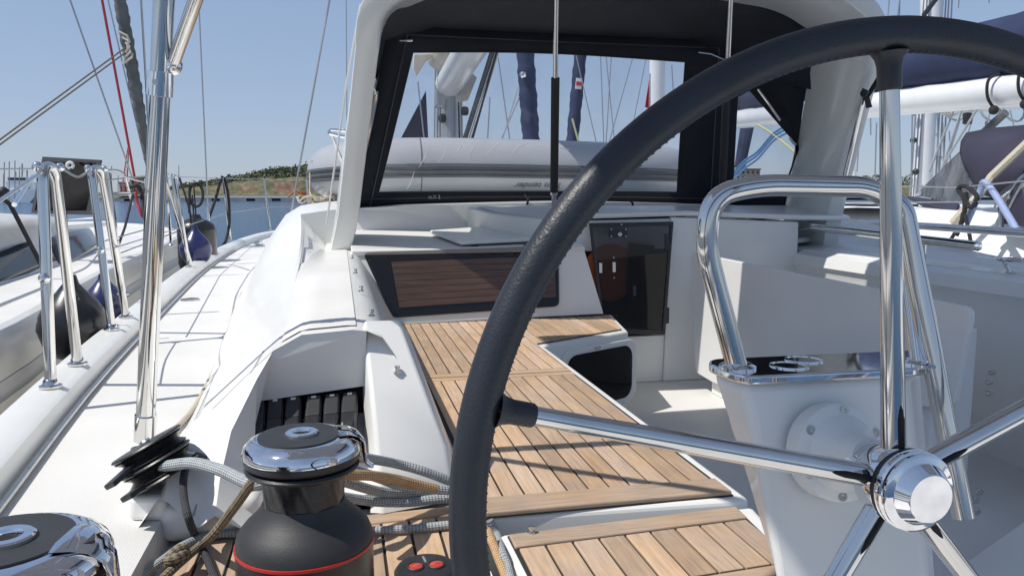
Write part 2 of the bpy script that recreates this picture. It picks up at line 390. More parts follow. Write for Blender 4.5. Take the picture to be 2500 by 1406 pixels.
def hillmat():
    m = bpy.data.materials.new('hillside'); m.use_nodes = True; M['hillside'] = m
    nt = m.node_tree; N = nt.nodes; Lk = nt.links; b = N['Principled BSDF']; b.inputs['Roughness'].default_value = .95
    tc = N.new('ShaderNodeTexCoord'); sx = N.new('ShaderNodeSeparateXYZ'); Lk.new(tc.outputs['Object'], sx.inputs[0])
    n = N.new('ShaderNodeTexNoise'); n.inputs['Scale'].default_value = .16; n.inputs['Detail'].default_value = 7; Lk.new(tc.outputs['Object'], n.inputs[0])
    n2 = N.new('ShaderNodeTexNoise'); n2.inputs['Scale'].default_value = .5; n2.inputs['Detail'].default_value = 6; Lk.new(tc.outputs['Object'], n2.inputs[0])
    er = N.new('ShaderNodeValToRGB'); e = er.color_ramp.elements; e[0].position = .3; e[0].color = (.09, .065, .05, 1); e[1].position = .75; e[1].color = (.34, .25, .18, 1); k = e.new(.5); k.color = (.21, .13, .09, 1)
    Lk.new(n2.outputs[0], er.inputs[0])
    gr = N.new('ShaderNodeValToRGB'); e = gr.color_ramp.elements; e[0].position = .3; e[0].color = (.06, .07, .04, 1); e[1].position = .7; e[1].color = (.19, .17, .09, 1)
    Lk.new(n2.outputs[0], gr.inputs[0])
    geo = N.new('ShaderNodeNewGeometry'); sn = N.new('ShaderNodeSeparateXYZ'); Lk.new(geo.outputs['Normal'], sn.inputs[0])
    ad = N.new('ShaderNodeMath'); ad.operation = 'MULTIPLY_ADD'; ad.inputs[1].default_value = .9; Lk.new(n.outputs[0], ad.inputs[0]); Lk.new(sn.outputs[2], ad.inputs[2])
    rr = N.new('ShaderNodeMapRange'); rr.inputs['From Min'].default_value = 1.05; rr.inputs['From Max'].default_value = 1.25; Lk.new(ad.outputs[0], rr.inputs[0])
    mx = N.new('ShaderNodeMix'); mx.data_type = 'RGBA'; Lk.new(rr.outputs[0], mx.inputs[0]); Lk.new(er.outputs[0], mx.inputs[6]); Lk.new(gr.outputs[0], mx.inputs[7]); Lk.new(mx.outputs[2], b.inputs['Base Color'])
hillmat()
def foliage(name, c1, c2):
    m = bpy.data.materials.new(name); m.use_nodes = True; M[name] = m
    nt = m.node_tree; N = nt.nodes; Lk = nt.links; b = N['Principled BSDF']; b.inputs['Roughness'].default_value = .8
    tc = N.new('ShaderNodeTexCoord'); n = N.new('ShaderNodeTexNoise'); n.inputs['Scale'].default_value = .7; n.inputs['Detail'].default_value = 5; Lk.new(tc.outputs['Object'], n.inputs[0])
    cr = N.new('ShaderNodeValToRGB'); e = cr.color_ramp.elements; e[0].position = .3; e[0].color = (*c1, 1); e[1].position = .7; e[1].color = (*c2, 1)
    Lk.new(n.outputs[0], cr.inputs[0]); Lk.new(cr.outputs[0], b.inputs['Base Color'])
foliage('scrub', (.055, .07, .038), (.15, .155, .08)); foliage('leaves', (.03, .05, .02), (.08, .11, .04))
def bimini_mat():
    m = bpy.data.materials.new('bimini_canvas'); m.use_nodes = True; M['bimini_canvas'] = m
    nt = m.node_tree; N = nt.nodes; Lk = nt.links; N.remove(N['Principled BSDF'])
    d = N.new('ShaderNodeBsdfDiffuse'); d.inputs[0].default_value = (.06, .066, .085, 1); tr = N.new('ShaderNodeBsdfTranslucent'); tr.inputs[0].default_value = (.30, .32, .37, 1)
    mx = N.new('ShaderNodeMixShader'); mx.inputs[0].default_value = .34; Lk.new(d.outputs[0], mx.inputs[1]); Lk.new(tr.outputs[0], mx.inputs[2]); Lk.new(mx.outputs[0], N['Material Output'].inputs[0])  # translucent share added to brighten the shaded cockpit underneath
bimini_mat()
STK = 'structure'
#==SETTING
# ================================================================ SETTING
MB().poly([(-900, -300, -2.1), (1500, -300, -2.1), (1500, 1500, -2.1), (-900, 1500, -2.1)]).build('water', 'water', kind=STK, smooth=0)
# far shore: hill terrain (about 270 m off) with cliff, quay in front
def hill_h(x, y):
    # x along the shore, y away
    ridge = lerp_tab([(-400, .5), (-120, 1.2), (-66, 1.6), (-52, 6), (-38, 10), (-26, 12.5), (-8, 14), (12, 14), (60, 13), (130, 10), (220, 7.5), (330, 8.5), (480, 12), (700, 9), (1200, 6)], x)
    t = max(0, min(1, (y - 276) / 60))
    cliff = max(0, min(1, (y - 283 - 4 * noise.noise((x * .06, 1, 0))) / 4)) * .62
    body = cliff + (1 - cliff) * (t * t * (3 - 2 * t))
    n = noise.fractal(Vector((x * .03, y * .03, 2)), .8, 2.1, 5)
    return -.6 + .74 * ridge * body * (1 + .18 * n) + .5 * n * min(1, t * 4 + .1)
rows = []
for i in range(46):
    y = 270 + 2.0 * i if i < 26 else 322 + (i - 26) ** 1.8 * 1.4
    rows.append([(x, y, hill_h(x, y)) for x in [-400 + 3.4 * k for k in range(300)] + [620 + 20 * k for k in range(40)]])
MB().grid(rows).build('hill', 'hillside', kind=STK, smooth=60)
mb = MB()   # scrub on the slopes (uncountable): clumps of small leaf faces
rnd = random.Random(3)
for k in range(5200):
    x = rnd.uniform(-70, 60) if k < 3400 else rnd.uniform(60, 620); y = 290 + abs(rnd.gauss(0, 20))
    g = noise.noise((x * .05, y * .05, 5))
    if g < -.12 and k % 3: continue
    z = hill_h(x, y); s = rnd.uniform(.4, 1.1)
    for q in range(9):
        c = Vector((x + rnd.gauss(0, s), y + rnd.gauss(0, s), z + abs(rnd.gauss(.35, .5)) * s))
        a, b, d = (Vector((rnd.uniform(-1, 1), rnd.uniform(-1, 1), rnd.uniform(-1, 1))) * s * .75 for _ in range(3))
        mb.add([c + a, c + b, c + d], [(0, 1, 2)])
mb.build('scrub', 'scrub', kind='stuff', label='green scrub covering the slopes of the far shore', smooth=0)
# quay
q = thing('quay', 'low pale concrete quay with dark gaps along the far shore', 'quay', (-60, 268, -2.1))
MB().box((-60, 271, -1.2), (700, 5, .25)).build('deck_slab', 'stone_quay', q, smooth=0)
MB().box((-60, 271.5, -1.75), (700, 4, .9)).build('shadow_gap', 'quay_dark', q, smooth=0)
x = -400
k = 0
rnd = random.Random(5)
while x < 280:
    w = rnd.uniform(5, 9)
    if -150 < x < 60: MB().box((x + w / 2, 270, -1.72), (w, 3, .86)).build('block', 'stone_quay', q, smooth=0)
    x += w + rnd.uniform(1.2, 3)
# shore clutter and houses
def house(px, wpx, ytop, ybot, D, mats, label, name='house', group=None, win=3, storeys=2):
    a = P(px, ybot, y=D); b = P(px + wpx, ytop, y=D)
    t = thing(name, label, 'building', (a.x, D, a.z), group); dpt = abs(b.x - a.x) * .6; gz = a.z - 3
    w = abs(b.x - a.x); h = b.z - a.z
    MB().box(((a.x + b.x) / 2, D + dpt / 2, (gz + b.z) / 2), (w, dpt, b.z - gz)).build('wall', mats[0], t, smooth=0)
    MB().prism([(a.x - .3, D - .3, b.z), (b.x + .3, D - .3, b.z), (b.x + .3, D + dpt, b.z), (a.x - .3, D + dpt, b.z)], (0, 0, h * .12)).build('roof', mats[1], t, smooth=0)
    for s in range(storeys):
        for i in range(win):
            cx = a.x + w * (i + .5) / win; cz = a.z + h * (s + .5) / storeys
            MB().box((cx, D - .03, cz), (w / win * .38, .12, h / storeys * .5)).build('window', 'glass_dark', t, smooth=0)
    return t
house(318, 30, 436, 470, 300, ('render_wall', 'roof_brown'), 'small square tower building standing on the far quay', 'harbour_building', win=2)
house(292, 30, 448, 475, 302, ('render_wall', 'roof_brown'), 'low long shed beside the tower building on the quay', 'harbour_shed', storeys=1)
house(1770, 22, 411, 437, 320, ('render_wall', 'roof_brown'), 'tall orange-tinted villa behind the side window of the sprayhood', 'villa')
house(1796, 60, 415, 440, 330, ('render_wall', 'roof_brown'), 'broad pale villa with rows of windows on far shore', 'villa', win=5)
house(2030, 18, 425, 432, 520, ('ship_white', 'roof_brown'), 'tiny white house on the wooded hill', 'house', win=2, storeys=1)
def tree(px, pytop, pybot, D, wpx, seed, label, group):
    base = P(px, pybot, y=D); top = P(px, pytop, y=D); h = top.z - base.z; w = wpx / F * D * .5
    t = thing('tree', label, 'tree', base, group); r = random.Random(seed)
    MB().tube([base - Vector((0, 0, 2)), base + Vector((0, 0, h * .6))], [h * .05, h * .025], 6).build('trunk', 'bark', t)
    mb = MB()
    for k in range(260):
        th = r.uniform(0, 6.28); u = r.random() ** .5; z = r.uniform(.3, 1)
        rad = w * u * math.sin(math.pi * min(1, (z - .2) / .85)) * 1.1
        c = base + Vector((rad * math.cos(th), rad * math.sin(th), h * z))
        a, b, d = (Vector((r.uniform(-1, 1), r.uniform(-1, 1), r.uniform(-1, 1))) * h * .11 for _ in range(3))
        mb.add([c + a, c + b, c + d], [(0, 1, 2)])
    mb.build('crown', 'leaves', t, smooth=0)
for i, (a, b, c, w) in enumerate([(2112, 430, 452, 40), (2140, 428, 455, 50), (2085, 434, 455, 44), (2165, 430, 455, 48), (2228, 425, 455, 46), (2300, 428, 452, 50), (2196, 432, 455, 40)]):
    tree(a, b, c, 340, w, i, 'round dark green tree on the hill behind the white yachts', 'trees on the far hill')
for i, (a, b, c, w) in enumerate([(470, 448, 470, 18), (690, 409, 428, 26), (656, 415, 428, 16), (735, 410, 425, 30)]):
    tree(a, b, c, 300, w, 20 + i, 'dark bushy tree on the crest of the brown cliff', 'trees along the cliff crest')
t = thing('excavator', 'orange excavator parked on the far quay below the cliff', 'excavator', P(742, 485, y=275))
e0 = P(742, 484, y=275)
MB().box(e0 + Vector((0, 0, .5)), (2.6, 1.6, 1.0)).build('track', 'quay_dark', t, smooth=0, bevel=.2)
MB().box(e0 + Vector((.2, 0, 1.7)), (2.2, 1.6, 1.4)).build('cab', 'orange', t, smooth=0, bevel=.15)
tube('boom', [e0 + Vector((-1, 0, 1.6)), e0 + Vector((-3, 0, 2.6)), e0 + Vector((-5, 0, .4))], .35, 'orange', 6, parent=t)
# white ship on the left with funnel, bridge and masts
sp = P(45, 505, y=230); t = thing('ship', 'white ferry with tall bridge and masts moored across the harbour', 'ship', (sp.x, 230, -2.1))
X0, X1 = P(-40, 500, y=230).x, P(100, 500, y=230).x
MB().prism([(X0, 228, -2.1), (X1 - 2, 228, -2.1), (X1 + 1, 228, 1.4), (X0, 228, .8)], (0, 8, 0)).build('hull', 'ship_white', t, smooth=0)
def shp(nm, a, b, c, d, dy, m='ship_white'):
    p, q_ = P(a, d, y=230), P(c, b, y=230)
    return MB().box(((p.x + q_.x) / 2, 231 + dy, (p.z + q_.z) / 2), (q_.x - p.x, 5 - dy, q_.z - p.z)).build(nm, m, t, smooth=0)
shp('lower_house', 0, 462, 88, 478, 0); shp('bridge_house', 18, 444, 66, 462, .5); shp('wheelhouse', 20, 433, 64, 444, .8)
shp('window_band', 21, 434.5, 63, 440, .7, 'glass_dark'); shp('funnel', 72, 446, 84, 464, 1)
for i in range(9): shp('porthole', 12 + i * 8, 468.5, 15.5 + i * 8, 471.5, -.06, 'glass_dark')
for px, yt in ((54, 400), (66, 415), (38, 420)):
    tube('mast', [P(px, 446, y=232), P(px, yt, y=232)], .22, 'steel_dull', 6, parent=t)
tube('yard', [P(47, 418, y=232), P(61, 418, y=232)], .14, 'steel_dull', 6, parent=t)
for i, (px, yt) in enumerate([(10, 396), (22, 394), (36, 392), (47, 408), (8, 425), (272, 405), (288, 425), (265, 420), (436, 405), (258, 424), (300, 428), (95, 418)]):
    tube('distant_mast', [P(px, 505 if px < 100 else 480, y=200 + i * 5), P(px + .5, yt, y=200 + i * 5)], .11, 'wire', 6, label='thin bare mast of a far moored boat standing against the sky', cat='mast', group='far masts across the harbour')
# harbour crane
cb = P(302, 478, y=290); ct = P(313, 362, y=290)
t = thing('harbour_crane', 'thin red lattice crane jib rising above the far quay', 'crane', cb)
mb = MB(); s = .55
for dx, dy in ((-s, -s), (s, -s), (s, s), (-s, s)):
    mb.tube([cb + Vector((dx * 1.6, dy, 0)), ct + Vector((dx * .3, dy * .3, 0))], .09, 4)
for k in range(14):
    a = cb.lerp(ct, k / 14); b = cb.lerp(ct, (k + 1) / 14); w = 1.6 - 1.3 * k / 14
    mb.tube([a + Vector((-s * w, -s, 0)), b + Vector((s * w, -s, 0))], .06, 4); mb.tube([a + Vector((s * w, -s, 0)), b + Vector((-s * w, -s, 0))], .06, 4)
mb.build('jib', 'flag_red', t)
MB().box(cb + Vector((0, 0, .2)), (2.6, 2.2, 2.2)).build('base', 'quay_dark', t, smooth=0)
# ================================================================ OWN YACHT: hull, deck, coaming, cabin (the place one stands in)
MID = 1.5
TOE = smooth_tab([(-1.5, -.32), (.2, -.5), (1.65, -.67), (2.5, -.77), (3.66, -.87), (6.3, -1.06), (8.5, -1.13), (10.2, -1.11), (12, -.95), (13.6, -.45), (14.8, .5), (15.2, 1.3)], 5)
CED = smooth_tab([(-1.5, -.2), (.2, -.33), (1.74, -.39), (2.5, -.43), (3.5, -.5), (5, -.60), (7.5, -.70), (9.5, -.66), (10.6, -.35), (11, .4)], 5)
toe = lambda y: lerp_tab(TOE, y)
ced = lambda y: lerp_tab(CED, y)
ys = [-1.5 + .4 * k for k in range(42)] + [15.2]
ZD = -.61
def mir(p): return (2 * MID - p[0], p[1], p[2])
for side in (0, 1):
    f = mir if side else (lambda p: p)
    ex = lambda y: ced(y) + .25 if y > 1.62 else -.345
    yd = sorted([y for y in ys if y < 9.6] + [1.60, 1.63])
    rows = [[f((toe(y) - .012, y, ZD)), f((ex(y), y, ZD)), f((ex(y) + .012, y, ZD - .07))] for y in yd]
    MB().grid(rows).build('side_deck', 'nonskid', kind=STK, label=('white non-skid side deck beside the far coaming' if side else 'white non-skid side deck crossed by thin rail shadows'), smooth=0)
    rows = []
    for y in ys:
        tx = toe(y)
        rows.append([f(p) for p in ((tx, y, ZD - .01), (tx - .012, y, ZD + .055), (tx - .03, y, -.543), (tx - .105, y, -.54), (tx - .125, y, -.555), (tx - .13, y, -.7), (tx - .06, y, -1.5), (tx + .12, y, -2.2))])
    MB().grid(rows).build('hull', 'gelcoat', kind=STK, label=('white hull side and toe rail on the far side' if side else 'white hull side with raised toe rail beside the deck'))
rows = [[(toe(y), y, ZD), (2 * MID - toe(y), y, ZD)] for y in ys if y >= 9.2]
MB().grid(rows).build('foredeck', 'nonskid', kind=STK, smooth=0)
# genoa track along the toe rail
tube('jib_track', [(toe(y) + .012, y, ZD + .012) for y in ys if 0 < y < 9], .007, 'steel_dull', 8, label='long steel track along the foot of the toe rail', cat='track')
# coaming: outer flank, top, inner flank
def co_prof(y):
    d = ced(y); g = max(0, min(1, (y - 3.6) / 1.6)); g = g * g * (3 - 2 * g)
    o = lerp_tab([(1.72, -.163), (2.1, -.16), (2.9, -.195), (4.5, -.25), (5.3, -.31)], y)
    tz = -.335; iz = -.30; b = max(0, min(1, (y - 2.7) / 2.3)); b = b * b * (3 - 2 * b); h = -.085 - ZD
    lo_ = [(d - .02, ZD - .02), (d + .035, ZD + .05), (d * .62 + o * .38 - .02, -.50), (o - .025, tz - .035), (o + .012, tz - .003)]
    hi_ = [(d - .02, ZD - .02), (d + .04, ZD + .18 * h), (d + .13, ZD + .52 * h), (d + .24, ZD + .80 * h), (d + .36, ZD + .93 * h)]
    return [(p[0] + (q[0] - p[0]) * b, p[1] + (q[1] - p[1]) * b) for p, q in zip(lo_, hi_)] + [(-.09, -.305), (.02, iz + .002), (.052, iz - .002), (.085, iz - .018), (.11, iz - .06), (.265, -.652), (.268, -.70)]
YC = [1.74, 1.9, 2.2, 2.6, 3.0, 3.4, 3.8, 4.2, 4.6, 5.0, 5.35]
for side in (0, 1):
    f = mir if side else (lambda p: p)
    rows = [[f((x, y, z)) for x, z in co_prof(y)] for y in YC]
    if side: rows = [[(2.62 if i == 9 else 2.6 if i > 9 else p[0], p[1], -.40 if i == 9 else -1.08 if i > 9 else p[2]) for i, p in enumerate(r)] for r in rows]
    MB().grid(rows).build('coaming', 'gelcoat_cool' if side else 'gelcoat', kind=STK, smooth=50, label=('white cockpit coaming beyond the folded table' if side else 'white cockpit coaming with bolts along its inner rim'))
# non-skid pad on the coaming top
rows = []
for y in [1.79 + .13 * k for k in range(21)]:
    pr = sorted(co_prof(y)[4:8]); x0 = pr[0][0] + .012 + .10 * max(0, min(1, (y - 3.2) / 1.2)); x0 = min(x0, -.08)
    rows.append([(x, y, lerp_tab(pr, x) + .0035) for x in [x0 + (.028 - x0) * k / 8 for k in range(9)]])
MB().grid(rows).build('coaming_pad', 'nonskid', kind=STK)
# shaded end face of the coaming, recess for the clutches and ramps on both sides of it
fa = [Vector((-.198, 1.762, -.455)), Vector((-.188, 1.742, -.37)), Vector((-.151, 1.742, -.3395)), Vector((-.09, 1.742, -.3055)), Vector((.02, 1.742, -.299)), Vector((.050, 1.742, -.302)), Vector((.043, 1.772, -.434))]
MB().prism(fa, (0, .012, 0)).build('coaming_end', 'gelcoat_cool', kind=STK, smooth=0)
rec = [Vector((-.225, 1.84, -.50)), Vector((.055, 1.84, -.485)), Vector((.06, 1.58, -.615)), Vector((-.20, 1.55, -.625))]
MB().prism(rec, (0, .02, -.02)).build('clutch_recess', 'gelcoat', kind=STK, smooth=0)
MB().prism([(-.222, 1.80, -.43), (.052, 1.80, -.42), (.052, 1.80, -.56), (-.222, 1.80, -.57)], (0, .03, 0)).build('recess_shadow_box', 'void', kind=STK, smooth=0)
A, B = Vector((.048, 1.79, -.287)), Vector((.125, 1.80, -.290))
D_, C_ = Vector((.068, 1.60, -.560)), Vector((.205, 1.63, -.535))
rows = [[A + Vector((-.008, 0, -.16)), A + Vector((-.004, 0, -.012)), A, B, B + Vector((.022, .02, -.03)), Vector((.268, 1.93, -.655))],
        [A.lerp(D_, .5) + Vector((-.02, 0, -.14)), A.lerp(D_, .5) + Vector((-.006, 0, -.012)), A.lerp(D_, .5), B.lerp(C_, .5), B.lerp(C_, .5) + Vector((.016, .01, -.02)), Vector((.262, 1.80, -.655))],
        [D_ + Vector((-.02, 0, -.06)), D_ + Vector((-.006, 0, -.012)), D_, C_, C_ + Vector((.012, .005, -.012)), Vector((.25, 1.70, -.655))],
        [Vector((.045, 1.575, -.655)), Vector((.06, 1.57, -.655)), Vector((.07, 1.565, -.655)), Vector((.215, 1.60, -.655)), Vector((.225, 1.605, -.655)), Vector((.245, 1.66, -.655))]]
MB().grid(rows).build('coaming_ramp', 'gelcoat', kind=STK, smooth=40, bevel=.006)
# outer ramp of the coaming running down to the moulded step
rows = []
for y, ox, oz, ix, iz in ((1.745, -.163, -.3375, -.225, -.46), (1.68, -.20, -.40, -.222, -.50), (1.6, -.235, -.47, -.215, -.56), (1.53, -.25, -.545, -.20, -.62), (1.49, -.255, -.60, -.19, -.655)):
    d = ced(y)
    w = max(0, (y - 1.66) / .085); pr = co_prof(1.745); r_ = [(d - .02, ZD - .03), (d + .03, ZD + .04), ((d + ox) / 2 - .015, (ZD + oz) / 2 + .045), (ox - .02, oz - .02), (ox + .01, oz)]
    w = min(1, w); rows.append([(a_[0] + (b_[0] - a_[0]) * w, y, a_[1] + (b_[1] - a_[1]) * w) for a_, b_ in zip(r_, pr)] + [(ix + .03, y, iz)])
MB().grid(rows).build('coaming_flank', 'gelcoat', kind=STK, smooth=38)
COAM = bpy.data.objects['coaming']
MB().tube([Vector((co_prof(y)[4][0] + .012, y, co_prof(y)[4][1] + .0005)) for y in [2.1 + .1 * k for k in range(29)]], .0028, 5).build('panel_seam', 'seam_grey', COAM)
MB().tube([Vector((co_prof(1.9)[3][0], 1.9, co_prof(1.9)[3][1])), Vector((-.19, 1.745, -.372)), Vector((-.262, 1.6, -.497)), Vector((-.285, 1.5, -.60))], .0028, 5).build('panel_seam', 'seam_grey', COAM)
st = [P(447, 1262, z=-.652), P(640, 1255, z=-.652), Vector((-.16, 1.70, -.652)), Vector((-.40, 1.70, -.652))]
MB().prism([Vector((-.345, 1.50, -.655)), Vector((-.17, 1.52, -.655)), Vector((-.15, 1.70, -.655)), Vector((-.40, 1.72, -.655))], (0, 0, .075)).build('moulded_step', 'gelcoat', kind=STK, smooth=40, bevel=.022, seg=4)
# wedge under the sheet block
MB().prism([P(315, 1275, z=-.612), P(410, 1275, z=-.612), P(470, 1170, z=-.606), P(330, 1200, z=-.606)], (0, .0, .05)).build('block_plinth', 'gelcoat', kind=STK, smooth=40, bevel=.012, seg=3)
# aft deck strip under the winches (between toe rail and cockpit)
MB().prism([(-.42, .2, -.665), (.245, .2, -.665), (.245, 1.62, -.665), (-.42, 1.62, -.665)], (0, 0, -.5)).build('aft_coaming_deck', 'gelcoat', kind=STK, smooth=0)
# coachroof forward of the sprayhood
rows = []
for y, hz in ((5.0, -.085), (5.3, -.075), (5.9, -.06), (6.6, -.05), (7.4, -.06), (8.2, -.10), (9.0, -.17), (9.8, -.30), (10.5, -.48), (10.9, -.62)):
    d = ced(y); h = hz - ZD
    half = [(d - .02, ZD - .02), (d + .04, ZD + .18 * h), (d + .13, ZD + .52 * h), (d + .24, ZD + .80 * h), (d + .36, ZD + .93 * h), (d + .55, hz - .01), (d + 1.0, hz + .015)]
    if y > 10: half = [(d + (MID - d) * min(1, k / 7), ZD + h * s) for k, s in enumerate((0, .2, .5, .8, .93, .98, 1))]
    rows.append([(x, y, z) for x, z in half] + [(MID, y, hz + .035)] + [(2 * MID - x, y, z) for x, z in reversed(half)])
MB().grid(rows, capends=True).build('coachroof', 'gelcoat', kind=STK, smooth=60)
# cabin shelf, riser and bulkhead
SH = [Vector((.06, 4.06, -.287)), Vector((1.9, 4.06, -.275)), Vector((.06, 5.0, -.219))]
MB().prism([(.05, 4.06, -.287), (1.30, 4.06, -.279), (1.30, 4.16, -.272), (2.6, 4.2, -.27), (3.0, 4.5, -.27), (3.0, 5.02, -.215), (.05, 5.02, -.219)], (0, 0, -.03)).build('cabin_shelf', 'nonskid', kind=STK, smooth=0, bevel=.006)
rows = [[(x, 5.0 - .10 * ((x - MID) / 1.5) ** 2 * -1 - .12 * ((x - MID) / 1.5) ** 2 + dy, z + .02 * (1 - ((x - MID) / 1.5) ** 2)) for x in [.02 + .148 * k for k in range(21)]] for dy, z in ((0, -.25), (.012, -.108), (.02, -.094), (.04, -.088), (.16, -.085))]
MB().grid(rows).build('cabin_riser', 'gelcoat_cool', kind=STK, smooth=50)
bh = [(.06, 3.975, -.665), (1.385, 3.985, -.645), (1.29, 4.075, -.268), (.06, 4.075, -.288)]
MB().prism(bh, (0, .05, 0)).build('bulkhead', 'gelcoat', kind=STK, smooth=0, bevel=.004)
BP = [Vector((0, 3.975, -.655)), Vector((1, 3.975, -.655)), Vector((0, 4.075, -.278))]
t = thing('cabin_window', 'long smoked acrylic window in the cabin bulkhead with wooden blind behind', 'window', (.6, 3.98, -.64))
pts = [PP(px, py, *BP) for px, py in ((886, 618), (1362, 600), (1364, 748), (958, 776))]
nb = Vector((0, -.97, .24))
MB().prism([p + nb * .004 for p in round_poly(pts, .03)], nb * .003).build('surround', 'void', t, smooth=0)
ins = [PP(px, py, *BP) for px, py in ((955, 640), (1352, 626), (1356, 726), (975, 752))]
mb = MB()
for k in range(7):
    a0, a1 = k / 7, (k + .93) / 7
    MB().prism([ins[0].lerp(ins[3], a0) + nb * .008, ins[1].lerp(ins[2], a0) + nb * .008, ins[1].lerp(ins[2], a1) + nb * .008, ins[0].lerp(ins[3], a1) + nb * .008], nb * .004).build('slat', 'blind_wood', t, smooth=0)
MB().poly([p + nb * .02 for p in round_poly(pts, .03)]).build('pane', 'acrylic_smoke', t, smooth=0)
# hatch slab and garage on the shelf
t = thing('roof_hatch', 'flat white hatch lid lying on the cabin shelf', 'hatch', PP(1180, 590, *SH))
up = Vector((0, -.06, 1)); hp = [PP(px, py, *SH) + up * .012 for px, py in ((1050, 576), (1125, 604), (1322, 594), (1215, 563))]
MB().prism(hp, up * .022).build('lid', 'gelcoat', t, smooth=0, bevel=.006)
for px in (1160, 1285): MB().box(PP(px, 602, *SH) + Vector((0, 0, .006)), (.03, .02, .012)).build('hinge', 'black_plastic', t, smooth=0)
gp = [P(1140, 506, y=4.96), P(1192, 521, y=4.62), P(1352, 541, y=4.12), Vector((1.95, 4.12, -.13)), Vector((1.95, 4.96, -.08))]
mb = MB().prism([Vector((p.x, p.y, p.z - .002 if i > 2 else p.z)) for i, p in enumerate(gp)], (0, 0, -.17))
mb.build('hatch_garage', 'gelcoat', kind=STK, smooth=0, bevel=.008)
MB().prism([Vector((p.x * .9 + .14, p.y * .93 + .33, p.z + .004)) for p in gp], (0, 0, .002)).build('garage_pad', 'nonskid', kind=STK, smooth=0)
# bolts in the coaming rim
for i, (px, py) in enumerate([(907, 772), (882, 711), (868, 667), (860, 631), (851, 606), (973, 941)]):
    c = P(px, py, z=-.296) if i < 5 else Vector((.115, 1.72, -.395))
    t = thing('rim_bolt', 'small steel stud on the white coaming rim' if i < 5 else 'single steel stud on the white coaming ramp', 'bolt', c, 'studs on the coaming rim' if i < 5 else None)
    MB().lathe([(.009, 0), (.009, .003), (.005, .004), (.005, .011), (.0065, .012), (.0065, .016), (.001, .017)], c, n=12).build('stud', 'steel', t)
# cockpit floor, bench body, companionway walls, far side
FZ = -1.07
MB().poly([(-.4, -1.5, FZ), (2.7, -1.5, FZ), (2.7, 4.3, FZ), (-.4, 4.3, FZ)]).build('cockpit_floor', 'nonskid', kind=STK, smooth=0)
BZ = -.662
MB().prism([(.245, 1.52, BZ), (.862, 1.49, BZ), (.862, 3.27, BZ), (1.36, 3.545, BZ), (1.46, 4.06, BZ), (.245, 4.0, BZ)], (0, 0, FZ - BZ)).build('bench', 'gelcoat', kind=STK, smooth=0, bevel=.012, seg=3, label='white cockpit bench with teak planks on its seat')
BENCH = bpy.data.objects['bench']
MB().prism([(1.30, 4.115, -.80), (1.82, 4.115, -.80), (1.82, 4.115, FZ), (1.30, 4.115, FZ)], (0, .05, 0)).build('door_sill', 'gelcoat_cool', kind=STK, smooth=0, bevel=.006)
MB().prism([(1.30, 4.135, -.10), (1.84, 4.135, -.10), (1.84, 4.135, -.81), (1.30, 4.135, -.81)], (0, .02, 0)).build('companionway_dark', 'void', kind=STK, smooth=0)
MB().prism([(1.815, 4.10, -.125), (2.62, 4.10, -.16), (2.62, 4.10, FZ), (1.79, 4.10, FZ)], (0, .1, 0)).build('bulkhead', 'gelcoat_cool', kind=STK, smooth=0, bevel=.01)
MB().prism([(1.27, 4.09, -.135), (1.9, 4.09, -.12), (2.66, 4.085, -.15), (3.06, 4.24, -.16), (3.06, 4.7, -.1), (1.27, 4.7, -.1)], (0, 0, .03)).build('cabin_lip', 'gelcoat_cool', kind=STK, smooth=0, bevel=.012)
rows = []
for y, bx in ((.2, 1.3), (1.2, 1.35), (1.75, 1.6), (2.05, 2.2), (2.3, 2.6), (4.1, 2.6)):
    rows.append([(3.1, y, -.315), (2.66, y, -.325), (2.60, y, -.345), (2.585, y, -.40), (2.605, y, -.43), (2.60, y, -.52), ((2.6 + bx) / 2, y, -.80), (bx, y, FZ)])
MB().grid(rows).build('side_wall', 'gelcoat_cool', kind=STK, smooth=40)
# cockpit helm seat (teak step near the wheel)
HZ = -.672
MB().prism([(.292, 1.455, HZ), (.86, 1.475, HZ), (.80, 1.10, HZ), (.86, .75, HZ), (.30, .75, HZ)], (0, 0, FZ - HZ)).build('helm_step', 'gelcoat', kind=STK, smooth=0, bevel=.012, seg=3)
HSTEP = bpy.data.objects['helm_step']
# ---- teak planks -------------------------------------------------------------------------------
def planks(par, lo, hi, xs, z, gap=.0055, th=.007, border=()):
    """lo/hi: piecewise (x,y) edges; planks run along Y"""
    for xa, xb in zip(xs, xs[1:]):
        a, b = xa + gap / 2, xb - gap / 2
        brk = sorted([a, b] + [p[0] for p in lo + hi if a + .004 < p[0] < b - .004])
        pts = [(x, lerp_tab(lo, x)) for x in brk] + [(x, lerp_tab(hi, x)) for x in reversed(brk)]
        if max(p[1] for p in pts) - min(p[1] for p in pts) < .03: continue
        o = MB().prism([(x, y, z) for x, y in pts], (0, 0, th)).build('plank', 'teak', par, smooth=0, bevel=.0012, seg=1)
def border(par, pts, z, th=.0075, m='teak_x'):
    MB().prism([(x, y, z) for x, y in pts], (0, 0, th)).build('border_plank', m, par, smooth=0, bevel=.003, seg=2)
def caulk(par, pts, z): MB().prism([(x, y, z) for x, y in pts], (0, 0, .0035)).build('caulking', 'caulk', par, smooth=0)
xs = [.283 + .0492 * k for k in range(12)]
# aft panel
caulk(BENCH, [(.275, 1.51), (.832, 1.51), (.832, 2.735), (.275, 2.735)], BZ)
planks(BENCH, [(.27, 1.60), (.85, 1.60)], [(.27, 2.685), (.85, 2.685)], xs, BZ + .0005)
border(BENCH, [(.277, 1.512), (.83, 1.512), (.83, 1.594), (.277, 1.594)], BZ + .0005, .012)
border(BENCH, [(.277, 2.691), (.83, 2.691), (.83, 2.733), (.277, 2.733)], BZ + .0005)
